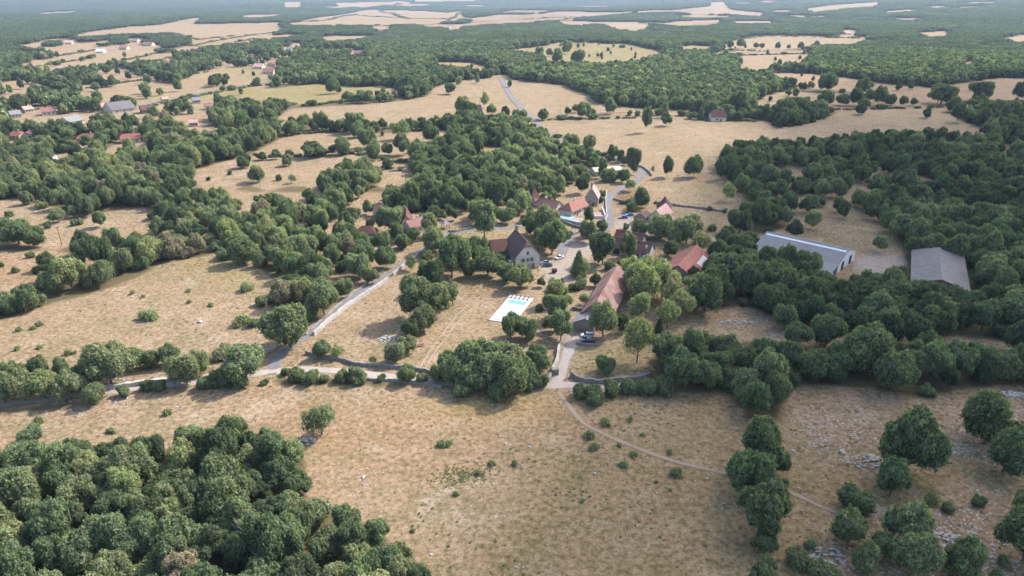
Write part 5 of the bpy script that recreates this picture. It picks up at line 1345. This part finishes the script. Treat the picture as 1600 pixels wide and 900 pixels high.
def lounger(x, y, rz, lab):
    q = Vector((O.x + math.cos(ang) * x - math.sin(ang) * y, O.y + math.sin(ang) * x + math.cos(ang) * y, .22))
    r = empty('sun_lounger', q, ang + rz, lab, 'sun lounger', 'sun loungers on the pool paving')
    b = MB(); b.box(0, 1.35, -.33, .33, .28, .36); b.build('seat', M['fabric_purple'], r)
    b = MB(); b.prism([(1.35, -.33, .3), (1.95, -.33, .75), (1.95, .33, .75), (1.35, .33, .3)], (-.04, 0, .07)); b.build('backrest', M['fabric_purple'], r)
    for sx in (.1, 1.3):
        for sy in (-.28, .24):
            b = MB(); b.box(sx, sx + .05, sy, sy + .05, 0, .28); b.build('leg', M['render_white'], r)
for i in range(5):
    lounger(Lp - 2.6, -1.2 - i * (wp - 2.2) / 4.4, 0, '%s from left of the purple sun loungers at the far end of the pool' % nth(i))
def fence_line(name, label, pts, h, mat, posts=True, cat='fence'):
    r = empty(name, ground(*pts[0]), 0, label, cat); o0 = ground(*pts[0])
    b = MB(); bp = MB()
    for (p, q) in zip(pts[:-1], pts[1:]):
        a_ = ground(*p) - o0; b_ = ground(*q) - o0; n = max(1, int((b_ - a_).length / 2))
        for z in (h * .45, h * .92): b.tube(a_ + Vector((0, 0, z)), b_ + Vector((0, 0, z)), .03, .03, 4)
        for k in range(n + 1):
            c = a_.lerp(b_, k / n); bp.tube(c, c + Vector((0, 0, h)), .05, .05, 5)
    b.build('rail', M[mat], r); bp.build('post', M[mat], r); return r
fence_line('pool_fence', 'low dark fence along the left side of the swimming pool', [(752, 500), (763, 503), (782, 481), (795, 462)], 1.0, 'wood_dark')

# ------------------------------------------------------------ cars
def car(label, px, heading, body, L_=4.2, W_=1.75, H_=1.5, estate=False, dark=False):
    g = ground(*px); r = empty('car', g, heading, label, 'car', 'cars parked in the hamlet')
    s = [( -L_/2, .32), (-L_/2 + .05, .72), (-L_/2 + .55, .86), (-L_/2 + 1.15, .93), (L_/2 - .35 if estate else L_/2 - .75, .95), (L_/2 - .05, .88), (L_/2, .5), (L_/2 - .06, .3)]
    v = []; b = MB()
    sec = [(-W_/2, 0), (-W_/2 + .08, 1), (W_/2 - .08, 1), (W_/2, 0)]
    n = len(s)
    for y, k in ((-W_/2 + .10, .97), (-W_/2, 1.0), (W_/2, 1.0), (W_/2 - .10, .97)):
        pass
    prof = s
    lay = [(-W_/2 + .16, .94), (-W_/2, .99), (-W_/2, .99), (-W_/2 + .12, 1.0), (W_/2 - .12, 1.0), (W_/2, .99), (W_/2 - .16, .94)]
    bm = bmesh.new()
    rows = []
    for y, k in ((-W_/2, .985), (-W_/2 + .12, 1.0), (W_/2 - .12, 1.0), (W_/2, .985)):
        rows.append([bm.verts.new((x * k, y, .3 + (z - .3) * (.93 if abs(y) > W_/2 - .01 else 1))) for x, z in prof])
    for i in range(3):
        for j in range(n):
            bm.faces.new((rows[i][j], rows[i][(j + 1) % n], rows[i + 1][(j + 1) % n], rows[i + 1][j]))
    bm.faces.new(rows[0]); bm.faces.new(list(reversed(rows[-1])))
    bmesh.ops.recalc_face_normals(bm, faces=bm.faces)
    me_ = bpy.data.meshes.new('body'); bm.to_mesh(me_); bm.free(); me_.materials.append(M[body]); o = bpy.data.objects.new('body', me_); COL.objects.link(o); o.parent = r
    x0, x1, x2, x3 = -L_/2 + 1.05, -L_/2 + 1.75, L_/2 - (.55 if estate else 1.35), L_/2 - (.2 if estate else .6)
    wb, wt = W_/2 - .10, W_/2 - .27
    b = MB(); b.v = [(x0, -wb, .92), (x3, -wb, .94), (x3, wb, .94), (x0, wb, .92), (x1, -wt, H_ - .05), (x2, -wt, H_ - .05), (x2, wt, H_ - .05), (x1, wt, H_ - .05)]
    b.f = [(3, 2, 1, 0), (4, 5, 6, 7), (0, 1, 5, 4), (1, 2, 6, 5), (2, 3, 7, 6), (3, 0, 4, 7)]; b.build('windows', M['glass_dark'], r)
    b = MB(); b.v = [(x1 - .04, -wt - .02, H_ - .06), (x2 + .04, -wt - .02, H_ - .06), (x2 + .04, wt + .02, H_ - .06), (x1 - .04, wt + .02, H_ - .06), (x1 + .12, -wt + .12, H_), (x2 - .12, -wt + .12, H_), (x2 - .12, wt - .12, H_), (x1 + .12, wt - .12, H_)]
    b.f = [(3, 2, 1, 0), (4, 5, 6, 7), (0, 1, 5, 4), (1, 2, 6, 5), (2, 3, 7, 6), (3, 0, 4, 7)]; b.build('roof', M[body], r)
    for sx in (-L_/2 + .8, L_/2 - .8):
        for sy in (-1, 1):
            b = MB(); b.tube((sx, sy * (W_/2 - .2), .32), (sx, sy * (W_/2 + .01), .32), .32, .32, 14); wv_ = b.build('wheel', M['tyre'], r)
            b = MB(); b.tube((sx, sy * (W_/2 - .05), .32), (sx, sy * (W_/2 + .025), .32), .19, .19, 10); b.build('rim', M['rim'], wv_)
    for sy in (-1, 1):
        b = MB(); b.box(-L_/2 - .01, -L_/2 + .15, sy * (W_/2 - .32) - .17, sy * (W_/2 - .32) + .17, .60, .74); b.build('headlight', M['lamp_glass'], r)
        b = MB(); b.box(L_/2 - .10, L_/2 + .005, sy * (W_/2 - .28) - .14, sy * (W_/2 - .28) + .14, .68, .82); b.build('tail_light', M['paint_red'], r)
    return r
car('deep blue car parked beside the village road, in front of a lighter blue one', (974, 341), R(8), 'paint_blue', 4.3)
car('lighter blue car parked behind the deep blue one near the village road', (984, 337), R(6), 'paint_ltblue', 4.1)
car('silver blue car parked against the right side of the manor house', (852, 412), R(5), 'paint_silver', 4.2)
car('black car parked in front of the silver blue one by the manor', (855, 416), R(8), 'paint_black', 4.1)
car('white car half under the big tree right of the manor', (874, 404), R(40), 'paint_white', 4.1)
car('white estate car parked below the long stone barn', (918, 526), R(-4), 'paint_white', 4.4, estate=True)
car('black car parked in front of the white estate below the barn', (919, 534), R(-6), 'paint_black', 4.3, estate=True)
for i, (p, c) in enumerate((((1339 - 10, 86 - 3), 'w'),)): pass
car('white van on the ridge road above the far pale field', (1186, 81), R(4), 'paint_white', 6.5, 2.4, 2.8, True)

# ------------------------------------------------------------ walls of dry stone
def drywall(label, pts, h=1.1, w=.6, mat='drystone', name='stone_wall'):
    P = [ground(*p) for p in pts]; O_ = P[0].copy(); C = []
    for a_, b_ in zip(P[:-1], P[1:]):
        n = max(2, int((b_ - a_).length / 1.1)); C += [a_.lerp(b_, k / n) for k in range(n)]
    C.append(P[-1]); v = []; f = []; r = random.Random(len(label) + int(pts[0][0]))
    for i, c in enumerate(C):
        d = C[min(i + 1, len(C) - 1)] - C[max(i - 1, 0)]; d.z = 0; d.normalize(); s = Vector((d.y, -d.x, 0)); c = c - O_ + s * .12 * math.sin(i * .6)
        hh = h * r.uniform(.80, 1.12); k = r.uniform(.9, 1.15)
        for q, z in ((-.5 * k, -.2), (-.42 * k, hh * .6), (-.34, hh), (.34, hh * r.uniform(.92, 1.05)), (.42 * k, hh * .6), (.5 * k, -.2)):
            p = c + s * w * q; v.append((p.x, p.y, p.z + z))
    for i in range(len(C) - 1):
        for k in range(5): a_ = i * 6 + k; f.append((a_, a_ + 6, a_ + 7, a_ + 1))
    f.append((0, 1, 2, 3, 4, 5)); n = (len(C) - 1) * 6; f.append((n + 5, n + 4, n + 3, n + 2, n + 1, n))
    o = mesh_obj(name, v, f, M[mat]); o.location = O_
    bm = bmesh.new(); bm.from_mesh(o.data); bmesh.ops.recalc_face_normals(bm, faces=bm.faces); bm.to_mesh(o.data); bm.free()
    return tag(o, label, 'wall')
drywall('pale-topped stone wall along the right side of the asphalt lane', [(490,524),(505,511),(530,490),(556,471),(590,449),(606,438)], 1.5, .8, 'drystone_pale')
drywall('pale stone wall at the upper end of the asphalt lane', [(614,431),(632,417),(652,401),(668,389)], 1.4, .7, 'drystone_pale')
drywall('dark stone wall along the left side of the asphalt lane', [(478,524),(495,509),(520,486),(545,465),(575,443),(600,424)], .9, .7)
drywall('dark curved stone wall between paddock and farm track', [(478,553),(510,560),(535,564),(552,570),(575,573),(610,575),(640,577),(672,583),(690,590)], 1.2, .7)
drywall('low stone wall below the farm track', [(560,592),(590,595),(630,597),(665,601),(690,607)], .8, .6)
drywall('white tumbledown stone wall along the track at the far left', [(150,611),(175,607),(205,603),(232,600),(252,597),(276,593)], 1.3, 1.5, 'drystone_pale')
drywall('white stone wall behind the oaks left of the junction', [(318,592),(340,588),(360,584)], 1.1, 1.0, 'drystone_pale')
drywall('pale stone wall on the left of the road junction', [(408,556),(418,549),(433,542)], 1.0, .9, 'drystone_pale')
drywall('stone wall on the left side of the farm drive', [(874,543),(871,560),(867,572),(863,581)], 1.5, .8, 'drystone_pale')
drywall('thick stone gate pier end of the drive wall', [(862,584),(873,585)], 1.7, 1.2)
drywall('curved stone wall left of the farm gate', [(835,601),(845,600),(856,595),(861,587)], 1.0, .8)
drywall('long stone wall right of the farm gate', [(892,588),(902,594),(918,599),(940,600),(975,596),(1000,593),(1016,590)], 1.6, .7)
drywall('white boundary wall between village road and courtyard', [(948,300),(946,312),(947,325),(948,338),(945,348),(934,356),(925,359)], 1.1, .5, 'drystone_pale')
drywall('stone wall below the small pool terrace', [(872,345),(885,350),(900,356),(915,358)], 1.3, .5)
drywall('stone wall hugging the outer bend of the village road', [(994,259),(1003,262),(1012,268),(1018,275)], 1.3, .6)
drywall('dark dry stone wall crossing the pasture above the earth track', [(1043,320),(1065,323),(1085,325),(1108,328),(1130,331)], 1.1, .7)
drywall('low wall at the edge of the car yard', [(958,312),(970,315),(983,317)], 1.0, .5)
drywall('stone wall beside the village road below the terrace', [(876,377),(890,370),(906,363),(920,361)], 1.0, .5)
drywall('short stone wall left of the long barn', [(893,484),(905,485),(922,487)], 1.2, .7)
drywall('low wall in front of the parked black car', [(900,538),(912,540),(933,541)], .9, .6)
drywall('garden terrace wall beside the lane end', [(700,362),(712,363),(720,361),(735,358)], 1.0, .5)
drywall('stone wall at the top of the pasture left of the wood', [(608,268),(625,267),(640,269)], .9, .9)
drywall('broken stone wall across the left-hand scrub', [(318,389),(330,386),(340,384)], .8, 1.1, 'drystone_pale')

# stone heaps
def heap(label, px, n, rx, ry, s0=.35):
    g = ground(*px); r = np.random.default_rng(int(px[0])); v, f = ICO1; V = []; Fc = []; off = 0
    for i in range(n):
        a_ = r.uniform(0, 6.28); q = math.sqrt(r.uniform(0, 1)); s = s0 * r.uniform(.5, 1.6)
        c = np.array([rx * q * math.cos(a_), ry * q * math.sin(a_), s * .25 + .35 * (1 - q) * r.uniform(0, 1)])
        V.append(v * (1 + r.normal(size=(len(v), 1)) * .15) * np.array([s, s * .7, s * .45]) + c); Fc.append(f + off); off += len(v)
    o = mesh_obj('stone_heap', np.concatenate(V), np.concatenate(Fc), M['rock']); o.location = g
    return tag(o, label, 'stone heap')
heap('spread stone heap in the paddock left of the middle trees', (606, 530), 60, 3.2, 2.2)
heap('long row of stones in the paddock right of the acacias', (1150, 504), 90, 6.5, 1.8)
heap('flat grey slab pile at the right edge of the near field', (1580, 616), 40, 3.0, 1.6, .5)
heap('stone pile in the shadow of the lone tree in the near field', (478, 690), 45, 2.6, 1.6)
heap('stone heap under the round dark trees, lower right', (1480, 850), 90, 4.5, 3.0)
heap('pale stone scatter left of the big round tree, right field', (1360, 722), 90, 5.5, 2.6)
heap('stones strewn under the bushes at the lower right', (1290, 870), 70, 4.0, 2.6)
heap('rubble by the garden trees left of the manor', (665, 438), 60, 5.0, 2.6)
heap('limestone pile right of the big round tree', (1470, 705), 50, 3.6, 2.0)

# small things
g = ground(866, 426); e = empty('trailer', g, R(3), 'small dark box trailer standing on the yard in front of the manor', 'trailer')
b = MB(); b.box(-1.0, 1.0, -.7, .7, .45, 1.7); b.build('box', M['wood_dark'], e)
b = MB(); b.tube((1.0, 0, .5), (2.0, 0, .45), .05, .04, 5); b.build('drawbar', M['rim'], e)
for s in (-1, 1):
    b = MB(); b.tube((0, s * .66, .3), (0, s * .82, .3), .3, .3, 12); b.build('wheel', M['tyre'], e)
g = ground(658, 540); e = empty('picnic_table', g, R(20), 'wooden picnic table in the paddock right of the middle trees', 'picnic table')
b = MB(); b.box(-1.0, 1.0, -.4, .4, .72, .78); b.build('tabletop', M['wood_brown'], e)
for s in (-1, 1):
    b = MB(); b.box(-1.0, 1.0, s * .75 - .13, s * .75 + .13, .42, .47); b.build('bench', M['wood_brown'], e)
    b = MB(); b.tube((s * .8, -.75, 0), (s * .8, 0, .75), .05, .05, 4); b.tube((s * .8, .75, 0), (s * .8, 0, .75), .05, .05, 4); b.build('leg', M['wood_brown'], e)
def dead_tree(label, px, h, wd):
    g = ground(*px); r = random.Random(int(px[0])); b = MB()
    b.tube((0, 0, -.2), (.1, 0, h * .4), .16, .11)
    def br(p, d, l, rad, dep):
        q = p + d * l; b.tube(p, q, rad, rad * .55, 5)
        if dep:
            for _ in range(3):
                br(p.lerp(q, r.uniform(.5, 1)), (d + Vector((r.uniform(-.8, .8), r.uniform(-.8, .8), r.uniform(-.1, .6)))).normalized(), l * .65, rad * .55, dep - 1)
    for i in range(5):
        a_ = i * 1.26; br(Vector((.1, 0, h * (.3 + .08 * i / 5))), Vector((math.cos(a_) * wd, math.sin(a_) * wd, 1)).normalized(), h * .32, .08, 2)
    o = b.build('dead_tree', M['deadwood']); o.location = g; return tag(o, label, 'dead tree')
dead_tree('bare grey tree by the wall above the hamlet pasture', (710, 190), 9, .8)
dead_tree('bare leafless tree left of the manor garden tower', (822, 343), 8, .9)
dead_tree('leafless tree in the pasture left of the village', (455, 288), 7, .8)
dead_tree('bleached dead tree inside the lower left wood', (392, 862), 10, .7)
dead_tree('grey dead tree sticking out of the left edge of the lower left wood', (130, 800), 9, .7)
dead_tree('small bare tree at the left hedge end near the road junction', (352, 572), 5, .9)
dead_tree('bare grey tree in the thick hedge at the right', (1548, 590), 8, .8)
def pole(label, px, h=8.5):
    g = ground(*px); e = empty('utility_pole', g, 0, label, 'utility pole', 'utility poles')
    b = MB(); b.tube((0, 0, -.3), (0, 0, h), .14, .09, 8); b.build('post', M['wood_dark'], e)
    b = MB(); b.box(-.7, .7, -.05, .05, h - .5, h - .38); b.build('crossarm', M['wood_dark'], e)
pole('wooden utility pole in the pasture left of the wood above the hamlet', (634, 287)); pole('utility pole beside the scrub below the left clearing', (335, 374)); pole('utility pole in the field right of the hill road', (875, 180)); pole('utility pole by the hedge below the long field', (599, 213))
pole('utility pole in the courtyard trees right of the manor', (822, 352)); pole('utility pole in the far-left pasture below the clearing', (97, 383))

place_trees()
scatter_small()

# ------------------------------------------------------------ the cloud that shades the right-hand foreground
def cloud():
    m, t = nt('cloud'); at = N(t, 'ShaderNodeAttribute', attribute_name='thick')
    d = N(t, 'ShaderNodeBsdfDiffuse'); d.inputs[0].default_value = (.9, .9, .92, 1); tr = N(t, 'ShaderNodeBsdfTranslucent'); tr.inputs[0].default_value = (.85, .87, .9, 1)
    a_ = N(t, 'ShaderNodeMixShader'); a_.inputs[0].default_value = .45; L(t, d.outputs[0], a_.inputs[1]); L(t, tr.outputs[0], a_.inputs[2])
    tp = N(t, 'ShaderNodeBsdfTransparent'); ms = N(t, 'ShaderNodeMixShader')
    L(t, mathn(t, 'MULTIPLY', at.outputs['Fac'], CLOUD_A), ms.inputs[0]); L(t, tp.outputs[0], ms.inputs[1]); L(t, a_.outputs[0], ms.inputs[2])
    o = N(t, 'ShaderNodeOutputMaterial'); L(t, ms.outputs[0], o.inputs[0])
    H0 = 900.0; sh = Vector((SUNV.x / SUNV.z * H0, SUNV.y / SUNV.z * H0, H0))
    line = [(10, -200), (4, 60), (12, 130), (30, 200), (62, 262), (88, 310), (120, 380), (165, 480), (230, 640), (330, 800), (520, 1000)]
    ly = [p[1] for p in line]; lx = [p[0] for p in line]
    ny, nx = 120, 80; Y = np.linspace(-200, 1000, ny); T_ = np.linspace(-90, 900, nx)
    YY, TT = np.meshgrid(Y, T_, indexing='ij'); XX = np.interp(YY, ly, lx) + TT
    wob = 22 * np.sin(YY / 47.0) + 16 * np.sin(YY / 23.0 + 1) + 12 * np.sin(TT / 40.0)
    th = sstep(-45, 75, TT + wob * .6) * sstep(900, 650, TT) * sstep(-200, -60, YY) * (1 - .55 * sstep(430, 650, YY)) * sstep(1000, 850, YY)
    puff = (.9 + .1 * np.sin(XX / 60 + np.sin(YY / 45)) * np.sin(YY / 55))
    th = np.clip(th * puff, 0, 1)
    bump = 60 * th * (1 + .5 * np.sin(XX / 38) * np.sin(YY / 41) + .25 * np.sin(XX / 15 + 1) * np.sin(YY / 13))
    V = []; 
    for sgn, k in ((1, 1.0), (-1, .25)):
        V.append(np.stack([XX + sh.x, YY + sh.y, H0 + sgn * (bump * k + .5)], -1).reshape(-1, 3))
    V = np.concatenate(V); n = ny * nx; ii_ = np.arange(n).reshape(ny, nx)
    f1 = np.stack([ii_[:-1, :-1], ii_[:-1, 1:], ii_[1:, 1:], ii_[1:, :-1]], -1).reshape(-1, 4)
    rim_ = np.concatenate([ii_[0, :], ii_[1:, -1], ii_[-1, -2::-1], ii_[-2:0:-1, 0]]); rn = np.roll(rim_, -1)
    f3 = np.stack([rim_, rim_ + n, rn + n, rn], -1)
    F_ = np.concatenate([f1, f1[:, ::-1] + n, f3])
    o = mesh_obj('cloud', V, F_, m, smooth=True)
    at = o.data.attributes.new('thick', 'FLOAT', 'POINT'); at.data.foreach_set('value', np.concatenate([th.ravel(), th.ravel()]).astype(np.float32))
    tag(o, kind='structure')
CLOUD_A = .95
cloud()

# ------------------------------------------------------------ haze
b = MB(); b.box(-30000, 30000, -2500, 32000, -25, 330); hz = b.build('haze', None)
m, t = nt('haze'); pv = N(t, 'ShaderNodeVolumePrincipled')
pv.inputs['Color'].default_value = (.58, .73, 1.0, 1); pv.inputs['Density'].default_value = 5.2e-5; pv.inputs['Anisotropy'].default_value = .2
o = N(t, 'ShaderNodeOutputMaterial'); L(t, pv.outputs[0], o.inputs['Volume']); hz.data.materials.append(m); tag(hz, kind='stuff', label='thin blue summer haze over the whole plain')
